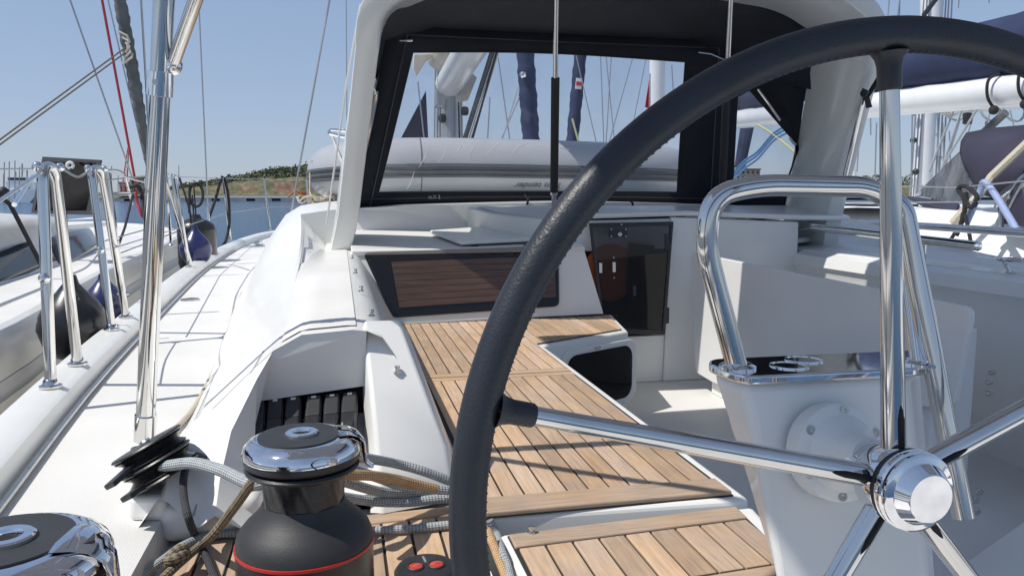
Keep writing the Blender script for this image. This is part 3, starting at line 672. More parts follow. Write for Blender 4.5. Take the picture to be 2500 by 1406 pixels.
# forward L panel
caulk(BENCH, [(.275, 2.745), (.832, 2.745), (.836, 3.292), (1.335, 3.567), (1.42, 4.0), (.275, 3.945)], BZ)
xl = [.283 + .0492 * k for k in range(24)]
lo = [(.27, 2.80), (.832, 2.80), (.8335, 3.297), (1.335, 3.573), (1.42, 3.985)]
hi = [(.27, 3.935), (1.42, 3.99)]
planks(BENCH, lo, hi, [x for x in xl if x < 1.42], BZ + .0005)
border(BENCH, [(.277, 2.748), (.83, 2.748), (.83, 2.794), (.277, 2.794)], BZ + .0005)
# silver hinge strip along the bench
tube('hinge_strip', [(.262, 1.62, BZ + .006), (.262, 2.74, BZ + .006)], .008, 'steel_dull', 8, label='long metal hinge strip along the teak bench', cat='hinge')
# helm step planks
caulk(HSTEP, [(.306, 1.435), (.815, 1.465), (.79, 1.15), (.79, .80), (.312, .80)], HZ)
border(HSTEP, [(.308, 1.375), (.808, 1.405), (.813, 1.462), (.308, 1.432)], HZ + .0005, .0085)
planks(HSTEP, [(.30, 1.175), (.80, 1.215)], [(.30, 1.366), (.80, 1.396)], [.312 + .0545 * k for k in range(10)], HZ + .0005, th=.008)
border(HSTEP, [(.312, 1.08), (.79, 1.12), (.79, 1.208), (.312, 1.168)], HZ + .0005, .0085)
planks(HSTEP, [(.30, .80), (.80, .80)], [(.30, 1.072), (.80, 1.112)], [.312 + .0545 * k for k in range(10)], HZ + .0005, th=.008)
# teak on the winch platform
ADK = bpy.data.objects['aft_coaming_deck']
caulk(ADK, [(-.33, .55), (.232, .55), (.232, 1.585), (-.30, 1.56)], -.6645)
planks(ADK, [(-.34, .56), (.24, .56)], [(-.34, 1.50), (.24, 1.53)], [-.325 + .0556 * k for k in range(11)], -.6640)
border(ADK, [(-.315, 1.505), (.228, 1.536), (.228, 1.58), (-.305, 1.555)], -.6640)
# small stud on the helm step
t = thing('step_stud', 'small steel stud on the corner of the teak helm step', 'bolt', P(1297, 1300, z=HZ + .009))
MB().lathe([(.009, 0), (.009, .003), (.005, .004), (.005, .009), (.007, .010), (.007, .014), (.001, .015)], WL[t.name], n=12).build('stud', 'steel', t)
# locker opening in the bench front
a, b = Vector((.862, 3.27, 0)), Vector((1.36, 3.545, 0)); ux = (b - a).normalized(); nx = Vector((ux.y, -ux.x, 0))
BFP = [a, b, a + Vector((0, 0, 1))]
t = thing('locker_port', 'white framed oval locker opening with smoked glass in the bench front', 'locker', a.lerp(b, .5) + Vector((0, 0, -1.0)))
ctr = (PP(1385, 900, *BFP) + PP(1535, 900, *BFP)) / 2; wz = (PP(1460, 850, *BFP).z - PP(1460, 985, *BFP).z); ctr.z = (PP(1460, 855, *BFP).z + PP(1460, 985, *BFP).z) / 2; wx = (PP(1540, 900, *BFP) - PP(1382, 900, *BFP)).length
for nm, k1, k2, d0, d1, m in (('rim', 1.15, 1.17, .001, .008, 'gelcoat'), ('pane', .98, .96, .011, .003, 'acrylic_door'), ('dark_inside', .99, .97, .0105, .0003, 'void')):
    MB().prism([ctr + ux * u + Vector((0, 0, v)) + nx * d0 for u, v in rrect(wx * k1, wz * k2, .06)], nx * d1).build(nm, m, t, smooth=40, bevel=.003 if nm == 'rim' else 0)
MB().box(PP(1455, 848, *BFP) + nx * .014, (.035, .012, .012), Matrix.Rotation(math.atan2(ux.y, ux.x), 3, 'Z')).build('latch', 'steel', t, smooth=0, bevel=.003)
# companionway door
t = thing('companionway_door', 'dark smoked acrylic cabin door with lock plate and black frame', 'door', (1.6, 4.06, -.80))
dq = [P(1437, 545, y=4.08), P(1642, 541, y=4.08), P(1621, 816, y=4.05), P(1468, 812, y=4.05)]
def rim_frame(mb, q, w, off, n):
    c = sum(q, Vector()) / len(q); inner = [p + (c - p).normalized() * w * 1.4 for p in q]
    for i in range(len(q)):
        j = (i + 1) % len(q); mb.prism([q[i] + n * off, q[j] + n * off, inner[j] + n * off, inner[i] + n * off], n * .016)
mb = MB(); rim_frame(mb, dq, .022, .0, Vector((0, -1, 0))); mb.build('frame', 'black_plastic', t, smooth=0, bevel=.003)
MB().poly([p + Vector((0, -.006, 0)) for p in dq]).build('pane', 'acrylic_door', t, smooth=0)
MB().prism([P(px, py, y=4.095) for px, py in ((1535, 592), (1598, 600), (1594, 778), (1530, 780))], (0, .004, 0)).build('inner_recess', 'void', t, smooth=0)
mb = MB().lathe([(.001, 0), (.16, 0), (.16, .004), (.001, .004)], P(1490, 665, y=4.118), (0, -1, 0), 28).build('red_cover', 'orange', t)
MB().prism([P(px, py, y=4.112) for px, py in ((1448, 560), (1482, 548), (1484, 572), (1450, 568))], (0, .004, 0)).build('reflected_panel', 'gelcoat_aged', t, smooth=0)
lk = MB().prism([P(px, py, y=4.066) for px, py in ((1489, 557), (1531, 557), (1531, 580), (1489, 580))], (0, -.006, 0)).build('lock_plate', 'black_plastic', t, smooth=0)
MB().lathe([(.012, 0), (.012, .004), (.009, .006), (.001, .006)], P(1513, 572, y=4.06), (0, -1, 0), 14).build('cylinder', 'steel_dull', lk)
for px, py in ((1492, 560), (1528, 560), (1492, 577), (1528, 577), (1517, 548), (1498, 629), (1499, 678), (1497, 770), (1506, 770), (1629, 575), (1631, 585), (1629, 594), (1617, 760), (1619, 770), (1616, 780)):
    MB().lathe([(.0042, 0), (.0042, .003), (.001, .004)], P(px, py, y=4.06), (0, -1, 0), 8).build('screw', 'steel_dull', t)
for px, py in ((1466, 654), (1499, 652), (1549, 710)):
    MB().prism([P(px - 3.5, py - 12, y=4.064), P(px + 3.5, py - 12, y=4.064), P(px + 3.5, py + 12, y=4.064), P(px - 3.5, py + 12, y=4.064)], (0, -.004, 0)).build('white_tab', 'white_plain', t, smooth=0)
for py in (590, 770): MB().box(P(1629, py, y=4.062), (.02, .012, .09)).build('hinge', 'black_plastic', t, smooth=0, bevel=.002)
# ================================================================ STEERING WHEEL
WC = Vector((.52, .634, -.276)); WR = .42
wax, waz = Vector((1, 0, 0)), Vector((0, 0, 1))
t = thing('steering_wheel', 'large stainless steering wheel with dark stitched leather rim', 'steering wheel', WC)
rp = [WC + wax * WR * math.cos(a) + waz * WR * math.sin(a) for a in [2 * math.pi * k / 160 for k in range(160)]]
rim = MB().tube(rp, .0165, 20, closed=True).build('rim', 'leather', t)
mb = MB()   # lacing along the inner seam
for k in range(330):
    a = 2 * math.pi * k / 330; rr = WR - .0159
    c = lambda aa, off: WC + (wax * math.cos(aa) + waz * math.sin(aa)) * rr + Vector((0, -.0025 + off, 0))
    mb.tube([c(a, -.0035), c(a + .005, .0035)], .0006, 4)
mb.build('lacing', 'black_matte', rim)
for aa in (94.5, 166.5, 238.5, 310.5, 22.5):
    d = wax * math.cos(R(aa)) + waz * math.sin(R(aa))
    s = MB().tube([WC + d * .034, WC + d * .37, WC + d * .405], [.0116, .0086, .0084], 16).build('spoke', 'steel', t)
    MB().tube([WC + d * .371, WC + d * .373, WC + d * .392, WC + d * .399, WC + d * .405], [.0092, .0106, .0108, .0125, .0165], 14, cap=False).build('leather_sleeve', 'leather', s)
    MB().lathe([(.0035, 0), (.0035, .03), (.002, .04), (.0002, .046)], WC + d * .034 + Vector((0, -.0105, 0)), d, 10).build('weld_slot', 'void', s)
ya = Vector((0, -1, 0))
MB().lathe([(.024, -.055), (.024, -.03), (.030, -.022), (.036, -.012), (.036, .012), (.033, .014)], WC, ya, 32).build('hub', 'chrome', t)
MB().lathe([(.031, .014), (.037, .0145), (.037, .019), (.031, .0195)], WC, ya, 32).build('gasket', 'black_matte', t)
MB().lathe([(.033, .0195), (.0375, .020), (.0385, .0225), (.0345, .0242), (.0385, .0262), (.0385, .0282), (.0345, .0302), (.0375, .0325), (.0375, .0345), (.0345, .0365), (.0300, .0370), (.0290, .0378), (.0235, .0490), (.0222, .0500), (.001, .0502)], WC, ya, 48).build('locking_cap', 'chrome', t)
# ================================================================ HELM PEDESTAL
t = thing('helm_pedestal', 'white helm pedestal with polished top plate and guard rail', 'pedestal', (.55, .8, FZ))
lev = []
for z, f in ((-.207, 0), (-.26, .27), (-.31, .52), (-.408, 1), (-.62, 2.0), (FZ, 2.6)):
    yn_ = .76 - .04 * f
    lev.append([(.428 + .023 * f, yn_, z), (.633 + .006 * f, yn_, z), (.688 - .002 * f, yn_ + .045, z), (.698, .84, z), (.434 + .075 * f if f < 2 else .60, .84, z), (.42 + .061 * f if f < 2.2 else .55, yn_ + .06, z)])
MB().grid(lev, closeu=True, capends=True).build('body', 'gelcoat_cool', t, smooth=20, bevel=.010, seg=3)
tp = [(.414, .82), (.424, .753), (.645, .75), (.705, .785), (.712, .842), (.43, .848)]
MB().prism(round_poly([(x, y, -.2065) for x, y in tp], .02), (0, 0, .0105)).build('top_plate', 'chrome', t, smooth=40, bevel=.003)
for x, y in ((.50, .79), (.535, .815)):
    MB().lathe([(.022, 0), (.022, .0012), (.0185, .0016), (.0185, .0008), (.001, .0008)], (x, y, -.196), n=20).build('reflection_ring', 'chrome', t)  # modelled rings imitate ring-shaped reflections on the polished plate
FCN = WC + Vector((0, .084, 0)); fn = Vector((0, -1, .20)).normalized()
fl = MB().lathe([(.0525, -.02), (.0525, .003), (.0495, .005), (.041, .007), (.037, .012), (.029, .018), (.024, .026), (.021, .05)], FCN, fn, 40).build('flange', 'gelcoat_cool', t)
u1 = Vector((1, 0, 0)); v1 = fn.cross(u1)
for k in range(6):
    a = R(24 + 60 * k); c = FCN + fn * .0058 + (u1 * math.cos(a) + v1 * math.sin(a)) * .0455
    MB().lathe([(.0052, 0), (.0052, .0010), (.0022, .0010), (.0018, .0002), (.0002, .0002)], c, fn, 14).build('screw', 'steel_dull', fl)
def hoop(pts, r, nm, par, m='steel', rad=.06): return MB().tube(fillet(pts, rad, 10), r, 16).build(nm, m, par)
gl = P(1800, 899, z=-.1965); gr_ = P(2250, 890, z=-.1965)
hoop([gl, P(1722, 600, y=.80), P(1738, 478, y=.80), P(1850, 452, y=.80), P(2120, 456, y=.80), P(2192, 500, y=.80), P(2215, 640, y=.81), gr_], .0122, 'guard_rail', t, rad=.045)
MB().tube(fillet([P(2150, 470, y=.80), P(2205, 505, y=.79), P(2232, 650, y=.78), P(2352, 1262, y=.72)], .04, 8), [.0122] * 20, 16).build('side_rail', 'steel', t)
for c in (gl, gr_): MB().lathe([(.021, 0), (.021, .003), (.016, .006), (.013, .006)], c, n=20).build('rail_foot', 'chrome', t)
# ================================================================ WINCHES
def winch(loc, label, rot, scale=1.0):
    loc = Vector(loc); t = thing('winch', label, 'winch', loc, 'sheet winches on the coaming')
    Z = Vector((0, 0, 1))
    base = MB().lathe([(.102, 0), (.102, .012), (.0995, .014), (.0985, .146)], loc, Z, 56).build('base', 'black_anodised', t)
    MB().lathe([(.0985, .146), (.1002, .1465), (.1002, .1505), (.0985, .151)], loc, Z, 56).build('red_stripe', 'red_line', base)
    MB().lathe([(.0985, .151), (.0980, .158), (.0935, .170), (.0845, .181), (.0735, .191), (.0650, .200), (.060, .209), (.058, .213)], loc, Z, 56).build('bell', 'black_matte', t)
    n = 72; rows = []          # gripping drum with shallow helical ribs
    for i in range(15):
        h = .208 + .046 * i / 14
        rows.append([loc + Vector((math.cos(a) * rr, math.sin(a) * rr, h)) for a, rr in [(2 * math.pi * k / n, .0565 + .0022 * max(0, math.sin(9 * 2 * math.pi * k / n + i * .22)) ** 2) for k in range(n)]])
    MB().grid(rows, closeu=True).build('drum', 'black_anodised', t)
    MB().lathe([(.0565, .251), (.060, .255), (.075, .259), (.0805, .262), (.0815, .265), (.079, .268), (.070, .2695), (.070, .271), (.080, .2725), (.0825, .276), (.0825, .284)], loc, Z, 56).build('self_tailing_jaw', 'black_plastic', t)
    MB().lathe([(.0825, .284), (.0838, .2845), (.0838, .289), (.081, .297), (.074, .304), (.066, .3075), (.060, .3085), (.001, .3085)], loc, Z, 64).build('chrome_cap', 'chrome', t)
    cov = [Vector((.058 * math.cos(a) - .004, .058 * math.sin(a), 0)) for a in [R(25 + 310 * k / 30) for k in range(31)]] + [Vector((.066, -.020, 0)), Vector((.078, -.006, 0)), Vector((.070, .012, 0))]
    ro = Matrix.Rotation(rot, 3, 'Z')
    MB().prism([loc + ro @ (c + Vector((0, 0, .3082))) for c in cov], (0, 0, .0022)).build('dark_cover', 'black_matte', t, smooth=30)
    so_ = MB().lathe([(.0235, .3102), (.0235, .3135), (.0215, .315), (.0135, .315), (.0125, .313), (.0120, .3105), (.0005, .3105)], loc, Z, 32).build('handle_socket', 'chrome', t)
    star = [loc + Vector(((.0122 if k % 2 else .0085) * math.cos(k * math.pi / 8), (.0122 if k % 2 else .0085) * math.sin(k * math.pi / 8), .3108)) for k in range(16)]
    MB().prism(star, (0, 0, .0008)).build('star_hole', 'void', so_, smooth=0)
    arm = [(.050, .3105), (.066, .309), (.078, .3035), (.0865, .292), (.0885, .278), (.0895, .261), (.0975, .252), (.102, .250)]
    rows = []
    for i, (rr, h) in enumerate(arm):
        w = [.030, .026, .020, .014, .0105, .0095, .009, .006][i]
        nxt = arm[min(i + 1, len(arm) - 1)]; prv = arm[max(i - 1, 0)]
        tg = Vector((nxt[0] - prv[0], 0, nxt[1] - prv[1])).normalized(); nr = Vector((tg.z, 0, -tg.x)) * -1
        ring = [Vector((rr, -w, h)), Vector((rr, -w * .6, h)) + nr * .0035, Vector((rr, w * .6, h)) + nr * .0035, Vector((rr, w, h)), Vector((rr, w * .6, h)) - nr * .003, Vector((rr, -w * .6, h)) - nr * .003]
        rows.append([loc + ro @ p for p in ring])
    MB().grid(rows, closeu=True, capends=True).build('feeder_arm', 'chrome', t, smooth=60)
    return t
winch((-.063, 1.135, -.655), 'black self-tailing winch with chrome cap, thin red stripe and ropes round it', R(8))
winch((-.295, .735, -.612), 'chrome capped winch with wide feeder arm beside the bare deck edge', R(-8))
# plinth under the nearest winch
MB().lathe([(.115, 0), (.115, .045), (.108, .052), (.001, .053)], (-.295, .735, -.664), n=40).build('winch_plinth', 'gelcoat', kind=STK)
# switch panel with two red buttons
c = P(1040, 1400, z=-.655); t = thing('winch_switch', 'round black deck switch with two red buttons on teak', 'switch', c)
MB().lathe([(.055, 0), (.055, .006), (.050, .013), (.040, .016), (.001, .0165)], c, n=36).build('housing', 'black_plastic', t)
for dx in (-.018, .018):
    b = c + Vector((dx, -.004, .0165)); o = MB().lathe([(.0155, -.002), (.0155, .0015), (.0135, .003), (.0125, .0005)], b, n=22).build('button_ring', 'black_matte', t)
    MB().lathe([(.0125, -.001), (.0120, .0022), (.009, .0032), (.001, .0034)], b, n=20).build('button', 'red_button', o)
def text(body, loc, rot, size, matn, parent=None, shear=0, ext=.0004, name='lettering', **kw):
    cu = bpy.data.curves.new(name, 'FONT'); cu.body = body; cu.size = size; cu.extrude = ext; cu.align_x = 'CENTER'; cu.align_y = 'CENTER'; cu.shear = shear
    tmp = bpy.data.objects.new('tmp', cu); C.objects.link(tmp); bpy.context.view_layer.update()
    me = bpy.data.meshes.new_from_object(tmp.evaluated_get(bpy.context.evaluated_depsgraph_get())); me.name = name
    bpy.data.objects.remove(tmp); me.materials.clear(); me.materials.append(M[matn])
    o = bpy.data.objects.new(name, me); C.objects.link(o)
    if parent is not None: o.parent = parent; o.location = Vector(loc) - WL[parent.name]
    else: o.location = loc
    o.rotation_euler = rot; WL[o.name] = Vector(loc); return o
text('HARKEN', c + Vector((0, .022, .0162)), (0, 0, R(96)), .0062, 'print_light', t)
# ================================================================ ROPE CLUTCHES
RA, RB, RC_, RD = (Vector(p) for p in rec)
nrm = (RB - RA).cross(RD - RA).normalized(); nrm = nrm if nrm.z > 0 else -nrm
t0 = None
for k in range(6):
    f = .055 + k * .151 + (.045 if k > 2 else 0)
    cl = P(612 + 46.5 * k + (14 if k > 2 else 0), 1000, y=1.7)
    u = (RB - RA).normalized(); dn = (RD - RA).normalized()
    cx = (628, 672, 716, 766, 811, 854)[k]; dy = -k * 4
    T, Bt, Mh, H = P(cx, 976 + dy, y=1.768), P(cx - 3, 1024 + dy, y=1.70), P(cx - 5, 1052 + dy, y=1.665), P(cx - 6, 1098 + dy, y=1.635)
    n_ = u.cross(Bt - T).normalized(); n_ = n_ if n_.z > 0 else -n_
    b0 = Vector((Bt.x, Bt.y, Bt.z - .05))
    t = thing('rope_clutch', ('black rope clutch at the deck side end of the recess row', 'black rope clutch second from the deck side flank', 'black rope clutch next to the middle gap on the deck side', 'black rope clutch next to the middle gap on the bench side', 'black rope clutch second from the white ramp', 'black rope clutch right beside the white ramp')[k], 'rope clutch', b0, 'row of rope clutches')
    w = .0150
    MB().prism([p - u * (w + .003) for p in (T + Vector((0, .02, -.016)), T - n_ * .007, Bt - n_ * .010, Mh - n_ * .012, H - n_ * .008, H - n_ * .03, Mh - n_ * .055, T + Vector((0, .02, -.06)))], u * (2 * w + .006)).build('cheek', 'black_plastic', t, smooth=0, bevel=.003)
    MB().prism([p - u * w for p in (T, Bt, Bt - n_ * .011, T - n_ * .011)], u * 2 * w).build('lever', 'black_matte', t, smooth=0, bevel=.003)
    MB().prism([p - u * (w + .001) for p in (Bt + n_ * .001, Mh + n_ * .004, H + n_ * .002, H - n_ * .014, Bt - n_ * .013)], u * (2 * w + .002)).build('handle', 'black_plastic', t, smooth=0, bevel=.006, seg=3)
    mk = T.lerp(Bt, .06); mk2 = T.lerp(Bt, .16)
    MB().prism([mk - u * .005, mk + u * .005, mk2 + u * .005, mk2 - u * .005], n_ * .001).build('mark', 'white_plain', t, smooth=0)
# ================================================================ SHEET BLOCK (black turning block with two cam arms)
bc = P(385, 1128, y=1.55); ax = Vector((-.47, .10, .88)).normalized()
t = thing('turning_block', 'black double turning block with two flat arms on the deck edge', 'block', bc - ax * .05)
for i, off in enumerate((.024, -.010)):
    MB().lathe([(.012, -.013), (.062, -.013), (.066, -.010), (.058, -.004), (.054, 0), (.058, .004), (.066, .010), (.062, .013), (.012, .013)], bc + ax * off, ax, 40).build('sheave', 'black_anodised', t)
ub = ax.cross(Vector((0, 0, 1))).normalized(); wb = ax.cross(ub)
for off in (.040, .006, -.027): MB().lathe([(.002, -.003), (.066, -.003), (.069, 0), (.066, .003), (.002, .003)], bc + ax * off, ax, 40).build('cheek_plate', 'black_plastic', t)
MB().lathe([(.011, 0), (.011, .005), (.008, .008), (.001, .008)], bc + ax * .042, ax, 16).build('axle', 'steel_dull', t)
for off, (px, py) in ((.022, (268, 1188)), (-.016, (308, 1218))):
    tip = P(px, py, y=1.46); root = bc + ax * off + (tip - bc).normalized() * .02
    dr = (tip - root).normalized(); sd = ax.cross(dr).normalized(); na = dr.cross(sd).normalized()
    MB().prism([root + sd * .014 + na * .006, tip + sd * .014 + na * .006, tip - sd * .014 + na * .006, root - sd * .014 + na * .006], -na * .010).build('arm', 'black_plastic', t, smooth=0, bevel=.002)
# padeye beside it
c = P(497, 1135, y=1.58); t = thing('padeye', 'small chrome padeye beside the turning block', 'padeye', c)
MB().tube(smooth_path([c + Vector(p) for p in ((-.022, -.01, 0), (-.012, -.018, .004), (.006, -.004, .004), (.024, .012, .004), (.018, .02, .0), (0, .008, 0))], 5, True), .0055, 8, closed=True).build('loop', 'chrome', t)
MB().lathe([(.008, -.004), (.008, .003), (.004, .005), (.001, .005)], c + Vector((-.008, -.006, 0)), n=12).build('screw', 'steel_dull', t)
# ================================================================ ROPES
def rp_(pix, r, m, label, n=12, group=None):
    pts = []
    for q in pix:
        if isinstance(q, Vector): pts.append(q)
        elif len(q) == 3: pts.append(P(q[0], q[1], y=q[2]))
        else: pts.append(P(q[0], q[1], z=q[3]))
    return MB().tube(smooth_path(pts, 10), r, n).build('rope', m, label=label, cat='rope', group=group)
wc = Vector((-.063, 1.135, 0))
def wrap(a0, a1, z0, z1, rr=.067, n=10): return [wc + Vector((rr * math.cos(R(a0 + (a1 - a0) * k / n)), rr * math.sin(R(a0 + (a1 - a0) * k / n)), z0 + (z1 - z0) * k / n)) for k in range(n + 1)]
rp_([(352, 1132, 1.52), (400, 1137, 1.50), (470, 1130, 1.44), (540, 1148, 1.36), (610, 1180, 1.28)] + wrap(150, 60, -.425, -.432, .068, 5), .0105, 'rope_grey', 'grey braided rope running from the turning block to the winch')
rp_([(1125, 1185, 1.58), (1040, 1152, 1.56), (960, 1130, 1.54), (880, 1116, 1.42), (800, 1105, 1.40), (700, 1130, 1.36)], .0098, 'rope_grey', 'grey braided rope emerging behind the winch cap over the tan rope')
rp_([(1160, 1200, 1.60), (1080, 1200, 1.57), (1000, 1203, 1.54), (930, 1200, 1.50), (850, 1178, 1.44), (770, 1150, 1.42)], .0098, 'rope_grey', 'grey braided rope sagging across the foot of the coaming ramp')
rp_([(1170, 1222, 1.545), (1085, 1217, 1.545), (1000, 1225, 1.53), (920, 1224, 1.50), (860, 1216, 1.47), (790, 1205, 1.42), (720, 1190, 1.40)], .0098, 'rope_grey', 'grey braided rope lying lowest in the bundle beside the teak')
rp_([(1150, 1200, 1.54), (1060, 1194, 1.52), (980, 1186, 1.50), (930, 1168, 1.47), (870, 1150, 1.42), (800, 1140, 1.38)], .0098, 'rope_grey', 'grey braided rope crossing over the bundle near the wheel rim')
rp_([(1075, 1196, 1.525), (1010, 1180, 1.50), (960, 1168, 1.47), (900, 1160, 1.40), (850, 1158, 1.36), (815, 1150, 1.34)], .0098, 'rope_tan', 'tan braided rope in the bundle behind the winch')
rp_([(1180, 1278, 0, -.645), (1100, 1280, 0, -.646), (1000, 1290, 0, -.646), (900, 1295, 0, -.646), (820, 1296, 0, -.646), (700, 1290, 0, -.646), (600, 1300, 0, -.645), (520, 1305, 0, -.645), (450, 1330, 0, -.640), (400, 1365, 0, -.640), (340, 1412, 0, -.64), (280, 1470, 0, -.64)], .0080, 'rope_grey', 'grey rope lying straight across the teak platform behind the winch')
rp_([(640, 1160, 1.17), (615, 1178, 1.20), (585, 1220, 1.27), (548, 1270, 1.34), (520, 1305, 1.36), (490, 1330, 0, -.635), (440, 1372, 0, -.632), (390, 1420, 0, -.635), (350, 1470, 0, -.64)], .0080, 'rope_brown', 'brown speckled rope with a knot hanging beside the winch')
kn = P(432, 1372, z=-.628); mb = MB(); rk = random.Random(4)
for k in range(3):
    ring = []
    e1 = Vector((rk.uniform(-1, 1), rk.uniform(-1, 1), rk.uniform(-.4, .8))).normalized(); e2 = e1.cross(Vector((.3, .8, .5))).normalized()
    ring = [kn + Vector((0, 0, .010)) + (e1 * math.cos(a) * .017 + e2 * math.sin(a) * .013) for a in [2 * math.pi * j / 14 for j in range(14)]]
    mb.tube(ring, .0085, 10, closed=True)
mb.build('rope_knot', 'rope_brown', label='tight knot in the brown speckled rope on the deck', cat='knot')
rp_([(498, 1118, 1.58), (478, 1112, 1.56), (460, 1125, 1.54), (448, 1170, 1.50), (450, 1220, 1.46), (462, 1270, 1.42), (478, 1310, 0, -.648), (500, 1350, 0, -.648), (520, 1400, 0, -.648), (545, 1460, 0, -.648)], .0072, 'rope_dark', 'thin dark navy rope hanging in a loop down to the teak')
rp_([(1195, 1270, 0, -.66), (1215, 1310, 0, -.69), (1225, 1345, 1.36), (1238, 1380, 1.32), (1250, 1430, 1.26)], .0085, 'rope_grey', 'grey rope hanging over the platform edge next to tan rope', )
rp_([(1190, 1295, 1.42), (1205, 1330, 1.38), (1218, 1365, 1.34), (1232, 1400, 1.30), (1245, 1450, 1.25)], .0090, 'rope_tan', 'tan rope hanging over the platform edge beside the helm step')
# sheet lying along the coaming foot on the side deck
rp_([(405, 1090, 0, -.60), (425, 1050, 0, -.60), (470, 1000, 0, -.60), (510, 930, 0, -.60), (545, 850, 0, -.60), (570, 780, 0, -.60), (590, 715, 0, -.60)], .0075, 'rope_beige', 'pale sheet rope lying along the foot of the coaming')
# ================================================================ BIMINI POLE, BIMINI
t = thing('bimini_pole', 'tall stainless bimini pole standing on the side deck', 'pole', P(352, 1098, z=ZD))
b0 = P(353, 1085, z=ZD + .02); p1 = P(379, 215, y=1.83); p2 = P(400, 0, y=1.80); tp = p2 + (p2 - b0).normalized() * 1.0
p1 = min((b0.lerp(p2, k / 400) for k in range(400)), key=lambda q: -q.normalized().dot(ray(392, 205).normalized()))
MB().lathe([(.030, 0), (.030, .006), (.012, .010), (.010, .03), (.001, .031)], P(352, 1098, z=ZD), n=18).build('deck_foot', 'steel', t)
pd = (p2 - b0).normalized()
MB().tube([b0 + pd * .02, tp], .0215, 20).build('tube', 'steel', t)
MB().lathe([(.0245, 0), (.0245, .065), (.022, .068)], b0 + pd * .012, pd, 20).build('end_fitting', 'steel', t)
mb = MB().lathe([(.0222, -.026), (.0265, -.025), (.0265, .025), (.0222, .026)], p1, pd, 24); mb.build('collar', 'chrome', t)
MB().lathe([(.006, 0), (.006, .004), (.001, .004)], p1 + Vector((-.004, -.0265, 0)), (0, -1, 0), 12).build('set_screw', 'steel_dull', t)
q1 = P(421, 160, y=1.82); q2 = P(478, 0, y=1.70); q3 = q1 + (q2 - q1).normalized() * 1.5
MB().tube([q1, q3], .0140, 16).build('strut', 'steel', t); MB().ball(q1, .021, 12, 8).build('strut_joint', 'chrome', t)
BZ_T = 1.42
t = thing('bimini', 'grey sun-lit canvas bimini roof stretched above the cockpit', 'bimini', (1.5, 1.3, BZ_T))
bed = lambda y: -.70 if y < .9 else -.70 + .23 * min(1, (y - .9) / .15)  # port edge, out of view, stepped outboard to shade the helm pedestal
rows = [[(x, y, BZ_T + .14 * (1 - ((x - 1.5) / 2.0) ** 2) + .03 * math.sin((y + 1.2) * 1.4)) for x in [bed(y) + (3.15 - bed(y)) * k / 15 for k in range(16)]] for y in (.12, .16, .2, .25, .3, .4, .6, .9, .97, 1.05, 1.4, 1.8, 2.2, 2.6, 3.0, 3.24)]  # aft and starboard edges trimmed in to let more skylight under
MB().grid(rows).build('canopy', 'bimini_canvas', t)
for y in (.13, .88, 3.2): MB().tube([(x, y, BZ_T - .02 + .14 * (1 - ((x - 1.5) / 2.0) ** 2)) for x in [bed(y) + .01 + (3.13 - bed(y)) * k / 15 for k in range(16)]], .013, 8).build('bow', 'steel', t)
# ================================================================ GATES, STANCHIONS, LIFELINES
def gate(bases, tops, label):
    b1, b2 = (P(*p, z=-.54) for p in bases); ys_ = (b1.y, b2.y)
    k1, k2 = P(*tops[0], y=b1.y + .05), P(*tops[1], y=b1.y + .14)
    t = thing('gate_hoop', label, 'hoop', (b1 + b2) / 2, 'boarding gate hoops')
    MB().tube(fillet([b1, k1, k2, b2], .10, 10), .0155, 14).build('hoop', 'steel', t)
    for b in (b1, b2): MB().lathe([(.030, 0), (.030, .006), (.021, .010), (.018, .022), (.016, .024)], b, n=20).build('foot', 'steel', t)
    MB().ball(k1 + Vector((-.005, -.02, .0)), .015, 10, 7).build('shackle', 'chrome', t); MB().ball(k2 + Vector((.01, .015, -.0)), .013, 10, 7).build('shackle', 'chrome', t)
    mid = b1.lerp(k1, .5); MB().ball(mid + Vector((0, -.018, 0)), .016, 10, 7).build('lower_eye', 'chrome', t)
    return t, k1, k2, mid
g1, a1, a2, m1 = gate(((124, 945), (190, 890)), ((103, 408), (133, 408)), 'stainless boarding hoop with the black fender behind it')
g2, c1, c2, m2 = gate(((273, 805), (308, 775)), ((222, 412), (246, 412)), 'stainless boarding hoop with the navy ball fender behind it')
def line(pts, r, m, label, sag=0, name='lifeline', group='guard wires'):
    if sag and len(pts) == 2: pts = smooth_path([pts[0], pts[0].lerp(pts[1], .5) - Vector((0, 0, sag)), pts[1]], 8)
    return MB().tube(pts, r, 6).build(name, m, label=label, cat='wire', group=group)
line([P(-80, 545, y=1.5), P(90, 428, y=2.30), a1], .0042, 'steel_dull', 'guard wire with rigging screw leading aft from the first hoop')
MB().tube([P(35, 500, y=1.98), P(80, 432, y=2.28)], .0055, 10).build('rigging_screw', 'chrome', label='chrome rigging screw on the guard wire above the black line', cat='rigging screw')
line([a2 + Vector((.01, .02, 0)), c1], .0042, 'rope_grey', 'short grey gate line tied between the two hoops', .03)
line([P(-60, 770, y=1.55), P(100, 705, y=2.33), m1], .0038, 'steel_dull', 'lower guard wire fixed halfway up the first hoop')
line([P(168, 672, y=2.62), m2], .0034, 'steel_dull', 'lower gate line fixed halfway up the second hoop', .02)
STN = []
